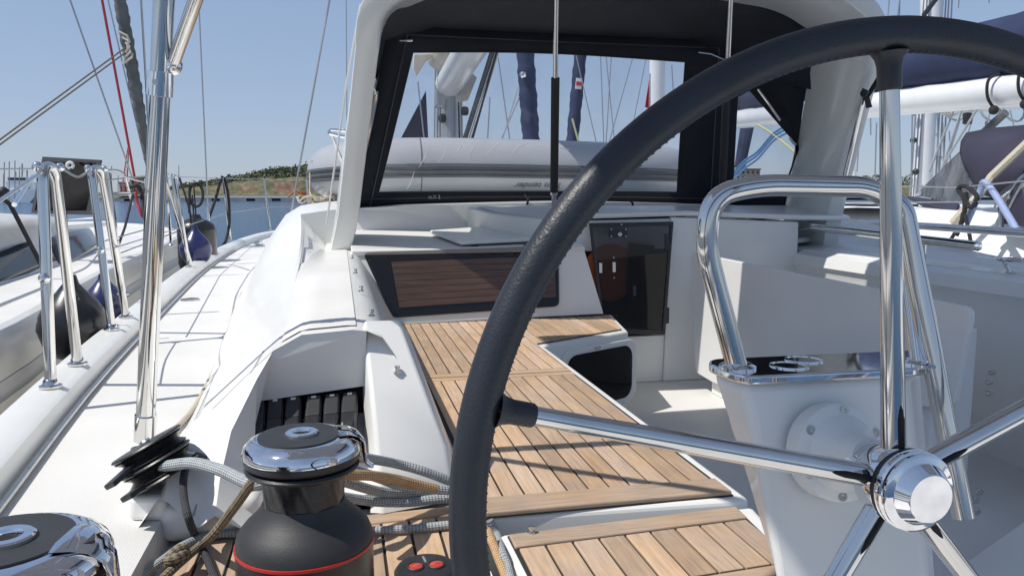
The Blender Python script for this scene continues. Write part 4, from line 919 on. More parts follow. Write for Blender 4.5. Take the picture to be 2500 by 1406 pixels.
for i, (bx, by, tx, ty) in enumerate([(462, 652, 427, 432), (563, 588, 545, 436), (660, 562, 644, 438), (757, 545, 748, 440)]):
    b = P(bx, by, z=-.54); 
    if i == 3: b = P(bx, 556, z=-.54)
    k = P(tx, ty, y=b.y); STN.append((b, k))
    t = thing('stanchion', ('stainless stanchion next after the boarding hoops, braced by a second tube', 'stainless stanchion with a black fender line over its top', 'bare stainless stanchion standing before the red cliff', 'farthest thin stanchion beside the grey dinghy bow')[i], 'stanchion', b, 'guard rail stanchions')
    MB().tube([b, k], .0135 if i < 1 else .016, 10).build('post', 'steel', t)
    MB().lathe([(.028, 0), (.028, .005), (.018, .012), (.016, .05), (.014, .052)], b, n=14).build('socket', 'steel_dull', t)
    MB().ball(k, .017, 8, 6).build('cap', 'chrome', t)
line([c2, STN[0][1]], .0042, 'steel_dull', 'upper guard wire from the second hoop to the stanchions', .05)
line([k for b, k in STN], .0042, 'steel_dull', 'upper guard wire strung between the forward stanchions')
line([m2 + Vector((.02, .1, 0))] + [b.lerp(k, .45) for b, k in STN], .0036, 'steel_dull', 'lower guard wire strung between hoop and stanchions')
MB().tube([STN[0][0] + Vector((.02, 0, 0)), STN[0][0].lerp(STN[0][1], .98) + Vector((-.07, 0, 0))], .011, 8).build('stanchion_brace', 'steel', label='second slanting tube beside the first stanchion', cat='brace')
# black lines hanging from guard wire
b, k = STN[1]
MB().tube(smooth_path([P(505, 545, y=9.4), P(525, 490, y=9.5), k + Vector((-.01, 0, .01)), P(556, 470, y=9.6), P(560, 540, y=9.6), P(552, 585, y=9.5), P(542, 602, y=9.4)], 8), .016, 8).build('fender_line', 'rope_black', label='black fender line tied over the second stanchion', cat='rope')
cc = P(479, 476, y=7.2); ring = [cc + Vector((.055 * math.cos(a), .02 * math.sin(a), .10 * math.sin(a))) for a in [2 * math.pi * q / 24 for q in range(24)]]
MB().tube(ring, .012, 8, closed=True).build('coiled_line', 'rope_black', label='black coiled line hanging from the guard wire', cat='rope')
MB().tube(smooth_path([P(437, 432, y=6.5), P(455, 485, y=6.9), P(464, 520, y=7.1), P(468, 560, y=7.15)], 6), .009, 6).build('fender_line', 'rope_black', label='thin black line slanting down to the tall dark fender', cat='rope')
MB().tube([P(463, 452, y=7.2), P(462, 520, y=7.15)], .011, 6).build('fender_line', 'rope_black', label='short black line below the coiled line', cat='rope')
# deck fittings
c = P(464, 732, z=ZD + .001); t = thing('deck_filler', 'small round deck filler cap on the side deck', 'deck cap', c)
MB().lathe([(.052, 0), (.052, .006), (.044, .008), (.044, .0065), (.001, .0065)], c, n=28).build('cap', 'steel_dull', t)
c = P(630, 598, z=ZD + .002); t = thing('mooring_cleat', 'low steel cleat on the side deck toward the bow', 'cleat', c)
MB().tube(smooth_path([c + Vector((-.02, -.22, .03)), c + Vector((0, -.08, .05)), c + Vector((0, .08, .05)), c + Vector((.02, .22, .03))], 5), .016, 8).build('horn', 'steel', t); MB().box(c + Vector((0, 0, .02)), (.05, .14, .05)).build('base', 'steel', t, smooth=0, bevel=.01)
# ================================================================ ARCH
def arch_pt(s):  # s 0..1 from port foot to starboard foot, returns centre line + inward dir
    pass
AR = fillet([(-.03, 4.58, -.40), (.03, 4.50, -.13), (.145, 4.11, .68), (.19, 3.96, .93), (.52, 3.90, 1.085), (1.5, 3.86, 1.17), (2.48, 3.90, 1.085), (2.81, 3.96, .93), (2.86, 4.11, .68), (2.96, 4.50, -.13), (3.00, 4.58, -.40)], .20, 7)
t = thing('sprayhood_arch', 'white moulded arch spanning the cockpit behind the dark sprayhood', 'arch', (1.5, 4.3, -.3))
rows = []
for i, p in enumerate(AR):
    tg = (AR[min(i + 1, len(AR) - 1)] - AR[max(i - 1, 0)]).normalized()
    ctr_ = Vector((1.5, p.y, .4)); nin = (ctr_ - p); nin -= tg * nin.dot(tg); nin.y = 0; nin.normalize()
    fo = tg.cross(nin).normalized(); fo = fo if fo.y > 0 else -fo
    ch, th = .235, .055
    ring = []
    for a, b in ((-1, -.72), (-.985, -.93), (-.94, -1), (.94, -1), (1, -.85), (1, .85), (.94, 1), (-.94, 1), (-.985, .93), (-1, .72)):
        ring.append(p + fo * a * ch + nin * -b * th)
    rows.append(ring)
MB().grid(rows, closeu=True, capends=True).build('moulding', 'arch_paint', t, smooth=50)
hp = [P(905, 212, y=4.02), P(912, 225, y=4.06), P(916, 245, y=4.1), P(884, 395, y=4.22), P(872, 425, y=4.24), P(848, 438, y=4.24)]
MB().tube(smooth_path(hp, 5), .0125, 10).build('grab_handle', 'steel', t)
hp = [P(2112, 225, y=3.9), P(2106, 250, y=3.92), P(2063, 432, y=4.02), P(2060, 440, y=4.02)]
MB().tube(smooth_path(hp, 5), .014, 10).build('edge_tube', 'steel', t)
MB().tube([P(880, 12, y=3.86), P(845, 210, y=3.98), P(797, 548, y=4.20)], .006, 6).build('edge_bead', 'white_plain', t)
st_ = [P(910, 0, y=3.92), P(934, 0, y=3.92), P(930, 70, y=3.95), P(913, 160, y=4.0), P(905, 212, y=4.02), P(893, 200, y=4.0), P(893, 110, y=3.97), P(915, 45, y=3.94)]
MB().prism(st_, (0, .02, 0)).build('furled_strap', 'canvas_black', t, smooth=0, bevel=.004)
sk = MB().tube([P(2150, 178, y=3.80), P(2122, 225, y=3.84)], .016, 8, flat=.4); sk.tube([P(2150, 190, y=3.80), P(2120, 235, y=3.83)], .009, 8)
sk.prism([P(2106, 215, y=3.83), P(2118, 222, y=3.83), P(2130, 262, y=3.83), P(2116, 265, y=3.83)], (0, .006, 0)); sk.ball(P(2110, 228, y=3.83), .022, 8, 6)
sk.build('tie_strap', 'rubber', t)
# ================================================================ SPRAYHOOD
t = thing('sprayhood', 'black canvas sprayhood with wide clear vinyl windscreen', 'sprayhood', (1.5, 5.0, -.08))
# front screen surface: bottom curve y=5.28 centre, top y=4.95
def scr(u, v):  # u 0..1 port->starboard, v 0 bottom ..1 top
    xb = .04 + u * 2.66; xt = .30 + u * 2.22
    x = xb + (xt - xb) * v
    k = (2 * u - 1); y = 5.28 - .22 * k * k - .33 * v - .05 * v * k * k
    zb = -.062 - .02 * k * k; zt = 1.02 - .05 * k * k
    return Vector((x, y, zb + (zt - zb) * v))
def uv_at(px, py):
    best = None; u, v = .5, .5; st = .25
    tgt = ray(px, py).normalized()
    for _ in range(60):
        cand = [(u + du * st, v + dv * st) for du in (-1, 0, 1) for dv in (-1, 0, 1)]
        u, v = min(cand, key=lambda q: -scr(*q).normalized().dot(tgt))
        if scr(u, v).normalized().dot(tgt) >= (best or -2): pass
        st *= .82
    return u, v
cor = [uv_at(*q) for q in ((925, 470), (1652, 470), (1672, 152), (1008, 128))]
def win(a, b):  # a,b 0..1 in window
    p = [cor[0][i] * (1 - a) * (1 - b) + cor[1][i] * a * (1 - b) + cor[2][i] * a * b + cor[3][i] * (1 - a) * b for i in (0, 1)]
    p[1] += .028 * math.sin(math.pi * a) * (b - .25)
    return scr(*p)
NW = 18
win_rows = [[win(i / NW, j / 10) for i in range(NW + 1)] for j in range(11)]
MB().grid(win_rows).build('windscreen', 'vinyl', t)
for pix in (((1098, 350), (1086, 375), (1070, 398)), ((1132, 352), (1122, 366), (1116, 380)), ((1168, 350), (1152, 368), (1146, 392)), ((1222, 350), (1202, 366), (1186, 382)), ((1292, 348), (1264, 362), (1250, 380)), ((1012, 418), (1002, 448), (992, 462)), ((1368, 360), (1380, 364), (1392, 366)), ((1050, 352), (1040, 380), (1022, 410))):
    cp = smooth_path([scr(*uv_at(*q)) * .998 for q in pix], 5)
    MB().tube(cp, [.0005 + .0032 * math.sin(math.pi * i / (len(cp) - 1)) for i in range(len(cp))], 5).build('crease', 'flag_white', t)
# canvas border as a ring between outer edge of the screen and the window edge
ring_o = [scr(i / NW, 0) for i in range(NW + 1)] + [scr(1, j / 10) for j in range(1, 11)] + [scr(1 - i / NW, 1) for i in range(1, NW + 1)] + [scr(0, 1 - j / 10) for j in range(1, 10)]
ring_i = [win(i / NW, 0) for i in range(NW + 1)] + [win(1, j / 10) for j in range(1, 11)] + [win(1 - i / NW, 1) for i in range(1, NW + 1)] + [win(0, 1 - j / 10) for j in range(1, 10)]
sub = lambda a: [[o.lerp(i_, a) for o, i_ in zip(ring_o, ring_i)]][0]
MB().grid([sub(0), sub(.5), sub(1)], closeu=True).build('screen_border', 'canvas_black', t, solid=.006)
# roof from screen top to arch
arch_in = [Vector((x, 4.02 + .20 * ((x - 1.5) / 1.3) ** 4, z)) for x, z in [(.145, .60), (.165, .77), (.235, .925), (.51, 1.04), (.95, 1.105), (1.5, 1.135), (2.05, 1.105), (2.49, 1.04), (2.765, .925), (2.835, .77), (2.855, .60)]]
top_c = [scr(0, .72), scr(0, .92)] + [scr(i / 8, 1) for i in range(1, 8)] + [scr(1, .92), scr(1, .72)]
rows = [[a.lerp(b, k / 6) + Vector((0, 0, .045 * math.sin(math.pi * k / 6))) for a, b in zip(top_c, arch_in)] for k in range(7)]
MB().grid(rows).build('roof', 'canvas_black', t, solid=.005)
# starboard side panel with window
sa, sb_ = scr(1, 0), scr(1, .92); la, lb = Vector((2.90, 4.72, -.13)), Vector((2.78, 4.28, .90))
side_q = [sa, la, Vector((2.80, 4.37, .70)), scr(1, .72)]
SPL = [sa, la, scr(1, .72)]
wq = [PP(px, py, *SPL) for px, py in ((1741, 455), (1736, 458), (1900, 462), (1950, 350), (1838, 225), (1765, 290), (1752, 330))]
tri_win = [PP(px, py, *SPL) for px, py in ((1740, 462), (1912, 462), (1952, 362), (1830, 222), (1758, 262))]
MB().poly(tri_win).build('side_window', 'vinyl_side', t, smooth=0)
o5 = [sa, la, la.lerp(Vector((2.80, 4.37, .70)), .45), Vector((2.80, 4.36, .72)), scr(1, .75)]
MB().grid([o5, [a.lerp(b, .5) for a, b in zip(o5, tri_win)], tri_win], closeu=True).build('side_panel', 'canvas_black', t, solid=.006)
# port side panel (edge on)
pa = [scr(0, 0), scr(0, 0) + Vector((.01, -.09, 0)), scr(0, .75) + Vector((.01, -.09, 0)), scr(0, .75)]
_ = [scr(0, 0), Vector((.09, 4.72, -.13)), Vector((.17, 4.46, .5)), Vector((.20, 4.37, .72)), scr(0, .75)]
MB().poly(pa).build('side_panel', 'canvas_black', t, smooth=0, solid=.006)
for pix, yy in (([(945, 106), (975, 100), (1007, 98)], 4.75), ([(1704, 128), (1735, 132), (1768, 146)], 4.75), ([(1854, 220), (1880, 255), (1908, 296)], None), ([(1931, 337), (1938, 347), (1946, 356)], None)):
    pts = [P(a, b, y=yy) if yy else PP(a, b, *SPL) + Vector((-.02, -.02, 0)) for a, b in pix]
    MB().tube(pts, .009, 8).build('frame_tube', 'steel', t)
MB().tube(ring_i, .0045, 6, closed=True).build('window_piping', 'black_plastic', t)
for uu in (.055, .945): MB().tube([scr(uu, j / 10) + Vector((0, -.008, 0)) for j in range(11)], .004, 5).build('zip', 'pvc_dark', t)
for vv in (.955, .045): MB().tube([scr(i / 20, vv) + Vector((0, -.008, 0)) for i in range(21)], .003, 5).build('stitched_seam', 'pvc_dark', t)
MB().tube([scr(i / 20, 0) + Vector((0, -.01, -.012)) for i in range(21)], .012, 8).build('bolt_rope', 'white_plain', t)
tx = scr(*uv_at(1060, 481)); text('SLX 2', tx + Vector((0, -.012, 0)), (R(80), 0, R(3)), .034, 'print_light', t)
for px, py in ((1290, 487), (1545, 497)):
    c = P(px, py, y=5.0); MB().tube([c + Vector((-.02, .02, .03)), c, c + Vector((-.01, 0, -.035))], .008, 6).build('tie', 'rubber', t)
# ================================================================ SUPPORT STRUTS with black sleeves
for i, (pb, ps0, ps1, pt, yb, yt) in enumerate((((1352, 533), (1354, 458), (1356, 172), (1358, 0), 4.38, 3.86), ((1762, 492), (1763, 462), (1774, 150), (1784, 0), 4.30, 3.86))):
    b = P(*pb, y=yb); tpt = P(*pt, y=yt); dr = (tpt - b).normalized()
    t = thing('support_strut', ('slim steel strut with black sleeve standing on the hatch garage' if i == 0 else 'slim steel strut with black sleeve in front of the side window'), 'strut', b)
    L = (tpt - b).length
    e = tpt + dr * .22
    MB().tube([b - dr * .05, e], .0135, 12).build('rod', 'steel', t)
    f0 = (pb[1] - ps0[1]) / (pb[1] - pt[1]); f1 = (pb[1] - ps1[1]) / (pb[1] - pt[1])
    MB().tube([b.lerp(tpt, f0), b.lerp(tpt, f1)], .0225, 14).build('sleeve', 'rubber', t)
    MB().lathe([(.017, -.02), (.022, -.018), (.022, 0), (.017, .002)], b.lerp(tpt, f0), dr, 14).build('collar', 'steel', t)
# ================================================================ DINGHY (upside down on the foredeck)
t = thing('inflatable_dinghy', 'grey inflatable dinghy lashed on the coachroof ahead of the windscreen', 'dinghy', (1.5, 6.6, -.05))
path = [(3.1, 9.6, .22), (3.15, 8.4, .22), (3.12, 7.4, .21), (2.9, 6.75, .205), (2.3, 6.5, .215), (1.6, 6.45, .225), (.9, 6.45, .23), (.35, 6.5, .22), (.02, 6.85, .20), (-.06, 7.5, .20), (-.06, 8.6, .21), (-.02, 9.6, .22)]
pp = smooth_path(path, 7)
tb = MB().tube(pp, .232, 28).build('tube', 'pvc_grey', t)
def on_tube(i, ang, off):  # strip around outside of tube
    a = pp[max(i - 1, 0)]; b = pp[min(i + 1, len(pp) - 1)]; tg = (b - a).normalized(); out = tg.cross(Vector((0, 0, 1))).normalized()
    if out.dot(pp[i] - Vector((1.5, 8.4, pp[i].z))) < 0: out = -out
    return pp[i] + out * math.cos(ang) * (.232 + off) + Vector((0, 0, math.sin(ang) * (.232 + off)))
for a0 in (R(-1), R(-11), R(-20)):
    MB().tube([on_tube(i, a0, .004) for i in range(len(pp))], .0105, 8).build('rubbing_strake', 'pvc_dark', tb)
MB().grid([[on_tube(i, R(a), .002) for i in range(len(pp))] for a in (-24, -15, -5, 3)]).build('strake_band', 'pvc_dark', tb)
MB().prism([(.0, 6.9, .02), (3.0, 6.9, .02), (3.0, 9.6, .02), (.0, 9.6, .02)], (0, 0, .03)).build('floor', 'pvc_grey', t, smooth=0)
for i in (45, 52): MB().tube([on_tube(i, R(a), .002) for a in range(-80, 100, 15)], .004, 6).build('seam', 'pvc_dark', tb)
dl = P(1330, 440, y=6.25); j = min(range(len(pp)), key=lambda q: (pp[q] - Vector((dl.x, 6.45, .22))).length)
text('Yam tender', on_tube(j, R(-40), .006), (R(50), R(180), 0), .085, 'print_dark', tb, shear=.35)
lash = MB()
lash.tube([P(760, 392, y=6.9), P(766, 400, y=6.95), P(757, 420, y=6.9), P(757, 470, y=6.85), P(764, 492, y=6.7)], .008, 6); lash.build('lashing', 'rope_beige', t)
# hand rail and rope heap on the coachroof shoulder
c = P(757, 505, y=7.0); t = thing('roof_rail', 'short chrome handrail end on the coachroof shoulder', 'handrail', c)
MB().tube(fillet([c + Vector((0, -.12, -.03)), c + Vector((0, -.05, .08)), c + Vector((.0, .5, .08)), c + Vector((0, .6, -.03))], .06, 6), .018, 10).build('rail', 'chrome', t)
rk = random.Random(8); mb = MB()
for k in range(5):
    c0 = P(750 + 14 * k, 505 - 3 * (k % 2), y=6.75); rr = rk.uniform(.07, .12)
    mb.tube(smooth_path([c0 + Vector((rr * math.cos(a), rr * .6 * math.sin(a), .03 + .05 * abs(math.sin(a * 1.5 + k)))) for a in [2 * math.pi * q / 9 for q in range(9)]], 3, True), .009, 6, closed=True)
mb.build('rope_heap', 'rope_beige', label='untidy heap of pale rope beside the handrail on the coachroof', cat='rope')
c = P(800, 322, y=6.0); t = thing('horn_fitting', 'chrome bow fitting sticking out beside the white arch', 'fitting', c)
MB().tube(fillet([P(845, 320, y=6.0), P(806, 318, y=6.0), P(802, 326, y=6.0), P(845, 336, y=6.0)], .03, 5), .013, 8).build('loop', 'chrome', t)
MB().tube([P(806, 322, y=6.0), P(806, 322, y=6.0) + Vector((.10, .3, -.25))], .012, 8).build('stalk', 'steel', t)
# ================================================================ FAR SIDE: rails, table, fittings
t = thing('coaming_rail', 'long polished grab rail with capped end on the far coaming', 'grab rail', (2.72, 3.7, -.32))
ra, rb = P(1790, 533, x=2.72), P(2388, 601, x=2.62)
MB().tube([ra, rb], .021, 18).build('rail', 'steel', t)
MB().lathe([(.0215, 0), (.019, .004), (.001, .005)], rb, (rb - ra), 18).build('end_cap', 'chrome', t)
for px, y0 in ((1817, 548), (2254, 610)):
    c = P(px, y0, x=2.70 if px < 2000 else 2.64); MB().tube([c + Vector((0, 0, .05)), Vector((c.x, c.y, -.325))], .013, 12).build('post', 'steel', t)
t = thing('handrail', 'second polished rail beyond the capped grab rail', 'grab rail', (3.3, 3.5, -.3))
MB().tube([P(2100, 545, x=3.35), P(2200, 549, x=3.32), P(2560, 572, x=3.25)], .022, 14).build('rail', 'steel', t)
for px in (2120, 2540): c = P(px, 560, x=3.32); MB().tube([c, Vector((c.x, c.y, -.36))], .012, 10).build('post', 'steel', t)
t = thing('cup_ring', 'small steel ring holder on the far coaming edge', 'ring', P(2470, 690, x=2.66))
c = P(2475, 634, x=2.7); MB().tube(circ(c, (1, 0, 0), (0, 1, 0), .06, 24), .006, 8, closed=True).build('ring', 'steel', t); c2_ = P(2465, 690, x=2.68); c2_.z = -.32
MB().tube([c + Vector((-.055, 0, 0)), c2_], .007, 8).build('stem', 'steel', t); MB().lathe([(.02, 0), (.02, .005), (.01, .008), (.001, .008)], c2_, n=14).build('foot', 'steel', t)
# folded table
t = thing('cockpit_table', 'white cockpit table with its leaf folded down', 'table', (2.0, 3.0, FZ))
q = [P(1688, 616, x=1.9), P(2372, 752, x=1.9), P(2325, 1000, x=1.9), P(1745, 936, x=1.9), P(1697, 908, x=1.9)]
MB().prism(round_poly(q, .04), (.022, 0, 0)).build('leaf', 'gelcoat_cool', t, smooth=0, bevel=.004)
MB().box((2.02, 3.0, (FZ - .45) / 2), (.16, 1.6, -.45 - FZ)).build('box', 'gelcoat_cool', t, smooth=0, bevel=.01)
c = P(1790, 624, x=2.56); t = thing('wall_latch', 'small square steel latch on the far coaming face', 'latch', c)
MB().box(c, (.012, .09, .05)).build('plate', 'steel_dull', t, smooth=0, bevel=.004); MB().box(c + Vector((-.01, .012, 0)), (.012, .03, .03)).build('catch', 'steel', t, smooth=0, bevel=.004)
for i, (px, py) in enumerate([(2423, 910), (2416, 933), (2417, 960), (2390, 1201), (2380, 1222), (2383, 1250)]):
    lo_, hi_ = (Vector((2.6, 1.75, -.52)), Vector((1.475, 1.48, FZ)))
    c = PP(px, py, (2.6, 1.2, -.52), (2.6, 1.75, -.52), (1.6, 1.75, FZ))
    MB().lathe([(.013, 0), (.013, .006), (.006, .007), (.001, .004)], c, (-.5, -.1, .85), 12).build('wall_bolt', 'steel_dull', label=('steel bolt of the upper trio on the far cockpit wall' if i < 3 else 'steel bolt of the lower trio on the far cockpit wall'), cat='bolt', group=('upper wall bolts' if i < 3 else 'lower wall bolts'))
# objects lying on the far side deck beyond the coaming
for nm, pix, zz, h, lab in (('deck_locker', ((1985, 555), (2185, 552), (2190, 530), (1990, 535)), -.30, .07, 'low white locker box on the far side deck'), ('folded_board', ((1860, 592), (2090, 600), (2090, 585), (1880, 580)), -.315, .02, 'flat white board lying on the far side deck')):
    pts = [P(a, b, x=3.15 if k < 2 else 3.45) for k, (a, b) in enumerate(pix)]; zb = -.33
    MB().prism([(p.x, p.y, zb) for p in pts], (0, 0, h + .03)).build(nm, 'gelcoat_cool', smooth=0, bevel=.006, label=lab, cat='box')
MB().prism([(2.66, .5, -.322), (3.2, .5, -.322), (3.2, 5.0, -.322), (2.66, 5.0, -.322)], (0, 0, -.02)).build('far_coaming_top', 'gelcoat_cool', kind=STK, smooth=0)
# ================================================================ OWN MAST, BOOM, STAYS
mb_ = P(1096, 340, y=8.6); t = thing('mast', 'grey aluminium mast with halyards behind the dinghy', 'mast', (mb_.x, 8.6, -.06))
mx = mb_.x
MB().tube([(mx, 8.6, -.06), (mx, 8.6, 14)], .115, 20, flat=1.35).build('spar', 'alu_spar', t)
for k, dx in enumerate((-.20, -.165, -.13, .10, .13)):
    MB().tube([(mx + dx, 8.42, .0), (mx + dx * .8, 8.45, 1.25 + .05 * k), (mx + dx * .4, 8.5, 6)], .009 if k != 1 else .014, 6).build('halyard', ('rope_grey', 'steel', 'rope_grey', 'rope_dark', 'rope_beige')[k], t)
MB().box((mx - .12, 8.42, 1.02), (.10, .12, .22)).build('gooseneck', 'steel_dull', t, smooth=0, bevel=.02)
for dx, z in ((-.10, .80), (.14, .88)): MB().lathe([(.02, -.03), (.045, -.028), (.05, 0), (.045, .028), (.02, .03)], (mx + dx, 8.36, z), (1, .2, 0), 16).build('block', 'black_plastic', t)
t = thing('boom', 'white boom and stowed sail rising aft from the mast', 'boom', (mx, 8.3, 1.0))
b0 = Vector((mx - .02, 8.38, 1.16)); b1 = Vector((1.52, 1.0, 2.35))
MB().tube([b0, b1], .15, 16, flat=.9).build('spar', 'white_spar', t)
dr = (b1 - b0)
rows = []
for k in range(24):
    p = b0 + dr * (k / 23 * .97); w = .19 + .03 * math.sin(k * 1.7) + .02 * math.sin(k * 4.1); h = .30 + .05 * math.sin(k * 1.1)
    rows.append([p + Vector((w * math.cos(a) * (1.3 if k == 0 else 1), 0, .30 + h * .7 * math.sin(a))) for a in [2 * math.pi * q / 12 for q in range(12)]])
MB().grid(rows, closeu=True, capends=True).build('stowed_sail', 'sailcloth', t)
MB().prism([P(1070, 130, y=8.2), P(1010, 132, y=8.2), P(1008, 165, y=8.2), P(1016, 188, y=8.2), P(1040, 150, y=8.2)], (0, .04, 0)).build('hanging_sail', 'sailcloth', t, smooth=0, bevel=.01)
MB().prism([P(1115, 240, y=8.3), P(1150, 175, y=8.3), P(1165, 190, y=8.3), P(1143, 245, y=8.3), P(1120, 250, y=8.3)], (0, .04, 0)).build('hanging_sail', 'sailcloth', t, smooth=0, bevel=.01)
v0, v1 = P(1133, 345, y=8.35), P(1205, 118, y=7.5)
t = thing('boom_vang', 'dark rigid boom vang slanting up from the mast foot', 'vang', v0)
MB().tube([v0 - (v1 - v0) * .15, v1], .026, 12).build('outer_tube', 'pvc_dark', t); MB().tube([v0 + Vector((.06, 0, 0)) - (v1 - v0) * .15, v1 + Vector((.05, 0, 0))], .02, 10).build('ram', 'alu_spar', t)
MB().tube([P(1152, 345, y=8.3), P(1212, 130, y=7.5)], .012, 8).build('tackle', 'rope_dark', t)
def stay(a, b, r, m, label, group='thin stays and shrouds', name='stay'):
    return MB().tube([a, b], r, 6).build(name, m, label=label, cat='stay', group=group)
s0 = P(512, 608, z=-.545); s1 = P(485, 0, y=s0.y + .1)
stay(s0 + (s1 - s0) * .1, s0 + (s1 - s0) * 2.2, .0075, 'wire', 'main shroud rising from the rigging screw on the toe rail')
t = thing('turnbuckle', 'chrome turnbuckle at the foot of the main shroud', 'turnbuckle', s0)
MB().tube([s0, s0 + (s1 - s0) * .045], .018, 8).build('fork', 'steel', t); MB().tube([s0 + (s1 - s0) * .04, s0 + (s1 - s0) * .17], [.017, .012], 10).build('body', 'steel', t)
s0 = P(706, 545, y=8.7); s1 = P(805, 0, y=8.7)
stay(s0, s0 + (s1 - s0) * 2, .012, 'wire', 'lower shroud slanting inboard beside the white arch')
s0 = P(848, 480, y=11); s1 = P(845, 0, y=11); stay(s0, s0 + (s1 - s0) * 2, .008, 'wire', 'thin stay just outside the top of the arch')
# ================================================================ NEIGHBOUR YACHT ON THE PORT SIDE
NM = -3.5
GUN = smooth_tab([(-3, -1.35), (0, -1.2), (3.27, -1.28), (5.09, -1.50), (6.87, -1.62), (8.99, -1.72), (10.4, -1.95), (11.6, -2.4), (12.6, -3.0), (13.0, -3.5)], 6)
gun = lambda y: lerp_tab(GUN, y)
NZ = lambda y: -.55 + .012 * max(0, y - 5)
yn = [-3 + .5 * k for k in range(32)] + [12.75, 13.0]
t = thing('moored_yacht', 'white yacht with dark cabin windows moored alongside, open hatch on top', 'yacht', (NM, 5, -2.1))
half = lambda y: [(gun(y) - .10, y, NZ(y) - .02), (gun(y) - .06, y, NZ(y) + .03), (gun(y) - .01, y, NZ(y) + .03), (gun(y) + .02, y, NZ(y) - .01), (gun(y) + .03, y, NZ(y) - .12), (gun(y) + .0, y, NZ(y) - .5), (gun(y) - .12, y, -1.6), (gun(y) - .4, y, -2.3)]
mn = lambda p: (2 * NM - p[0], p[1], p[2])
rows = [[mn(p) for p in reversed(half(y))] + half(y) for y in yn]
hl = MB().grid(rows, capends=True).build('hull', 'gelcoat_aged', t, smooth=50)
rows = [[(gun(y) + .032, y, NZ(y) - .14), (gun(y) + .036, y, NZ(y) - .16), (gun(y) + .033, y, NZ(y) - .20), (gun(y) + .026, y, NZ(y) - .22)] for y in yn]
MB().grid(rows).build('rubbing_strake', 'pvc_grey', hl)
rows = [[mn((gun(y) - .08, y, NZ(y) - .01)), (NM, y, NZ(y) + .02), (gun(y) - .08, y, NZ(y) - .01)] for y in yn]
MB().grid(rows).build('deck', 'nonskid', t)
CB = smooth_tab([(-3, -1.95), (2, -1.95), (5, -2.05), (7.5, -2.15), (8.8, -2.4), (9.6, -2.75), (10.2, -3.45)], 5)
cbx = lambda y: lerp_tab(CB, y)
CT = lambda y: lerp_tab([(-3, -.12), (5, -.14), (7.5, -.18), (8.8, -.27), (9.6, -.40), (10.2, -.50)], y)
def cab(y):
    b, z = cbx(y), CT(y); h = z - NZ(y)
    return [(b, y, NZ(y) - .02), (b - .03, y, NZ(y) + .02), (b - .06, y, NZ(y) + .15 * h), (b - .17, y, NZ(y) + .78 * h), (b - .23, y, NZ(y) + .92 * h), (b - .36 if y < 9.5 else b, y, z), (NM, y, z + .06)]
yc = [-3 + .3 * k for k in range(44)] + [10.2]
MB().grid([[mn(p) for p in cab(y)] + list(reversed(cab(y))) for y in yc]).build('cabin', 'gelcoat_aged', t, smooth=50)
def cab_pt(px, py):
    # intersect with cabin flank between profile points 2 and 3
    d = ray(px, py); bestp, bd = None, 9
    for k in range(600):
        y = 1 + k * .015; a, b = Vector(cab(y)[2]), Vector(cab(y)[3]); p = d * (y / d.y); f = (p.z - a.z) / (b.z - a.z); x = a.x + (b.x - a.x) * f
        if abs(p.x - x) < bd: bd, bestp = abs(p.x - x), (y, f)
    return bestp
def cab_surf(y, f):
    k = max(i for i in range(len(yc)) if yc[i] <= y); g = (y - yc[k]) / (yc[k + 1] - yc[k])
    lo_, hi_ = [Vector(cab(yc[q])[2]).lerp(Vector(cab(yc[q])[3]), f) for q in (k, k + 1)]
    return lo_.lerp(hi_, g) + Vector((.009, 0, .003))
for pix in (((-60, 628), (70, 590), (104, 650), (-60, 735)), ((116, 582), (214, 557), (238, 603), (146, 665))):
    q = [cab_pt(*p) for p in pix]
    bl = lambda s, v: cab_surf(*[q[0][i] * (1 - s) * (1 - v) + q[1][i] * s * (1 - v) + q[2][i] * s * v + q[3][i] * (1 - s) * v for i in (0, 1)])
    MB().grid([[bl(s / 14, v / 4) for s in range(15)] for v in range(5)]).build('cabin_window', 'glass_dark', t, solid=.014)
rows = [[(cbx(y) - .045, y, NZ(y) + .03), (cbx(y) - .055, y, NZ(y) + .075)] for y in yc[:-3]]
MB().grid([[(p[0] + .012, p[1], p[2] - .02) for p in r] for r in rows]).build('dark_stripe', 'black_plastic', t, smooth=0)
# coachroof pad line / dark canvas on the cabin top
MB().prism([(-2.6, 5.4, -.115), (-4.2, 5.4, -.115), (-4.2, 2.2, -.10), (-2.55, 2.2, -.10)], (0, 0, .06)).build('sprayhood_base', 'canvas_navy', t, smooth=0, bevel=.02)
# dark spray hood of the neighbour at far left
MB().grid([[(-2.55 - .02 * k, y, -.12 + z) for k, (y, z) in enumerate(((2.0, 0), (2.0, .55), (3.6, .62), (5.3, 0)))], [(-4.3, y, -.12 + z) for y, z in ((2.0, 0), (2.0, .55), (3.6, .62), (5.3, 0))]]).build('sprayhood', 'canvas_navy', t, smooth=0, solid=.01)
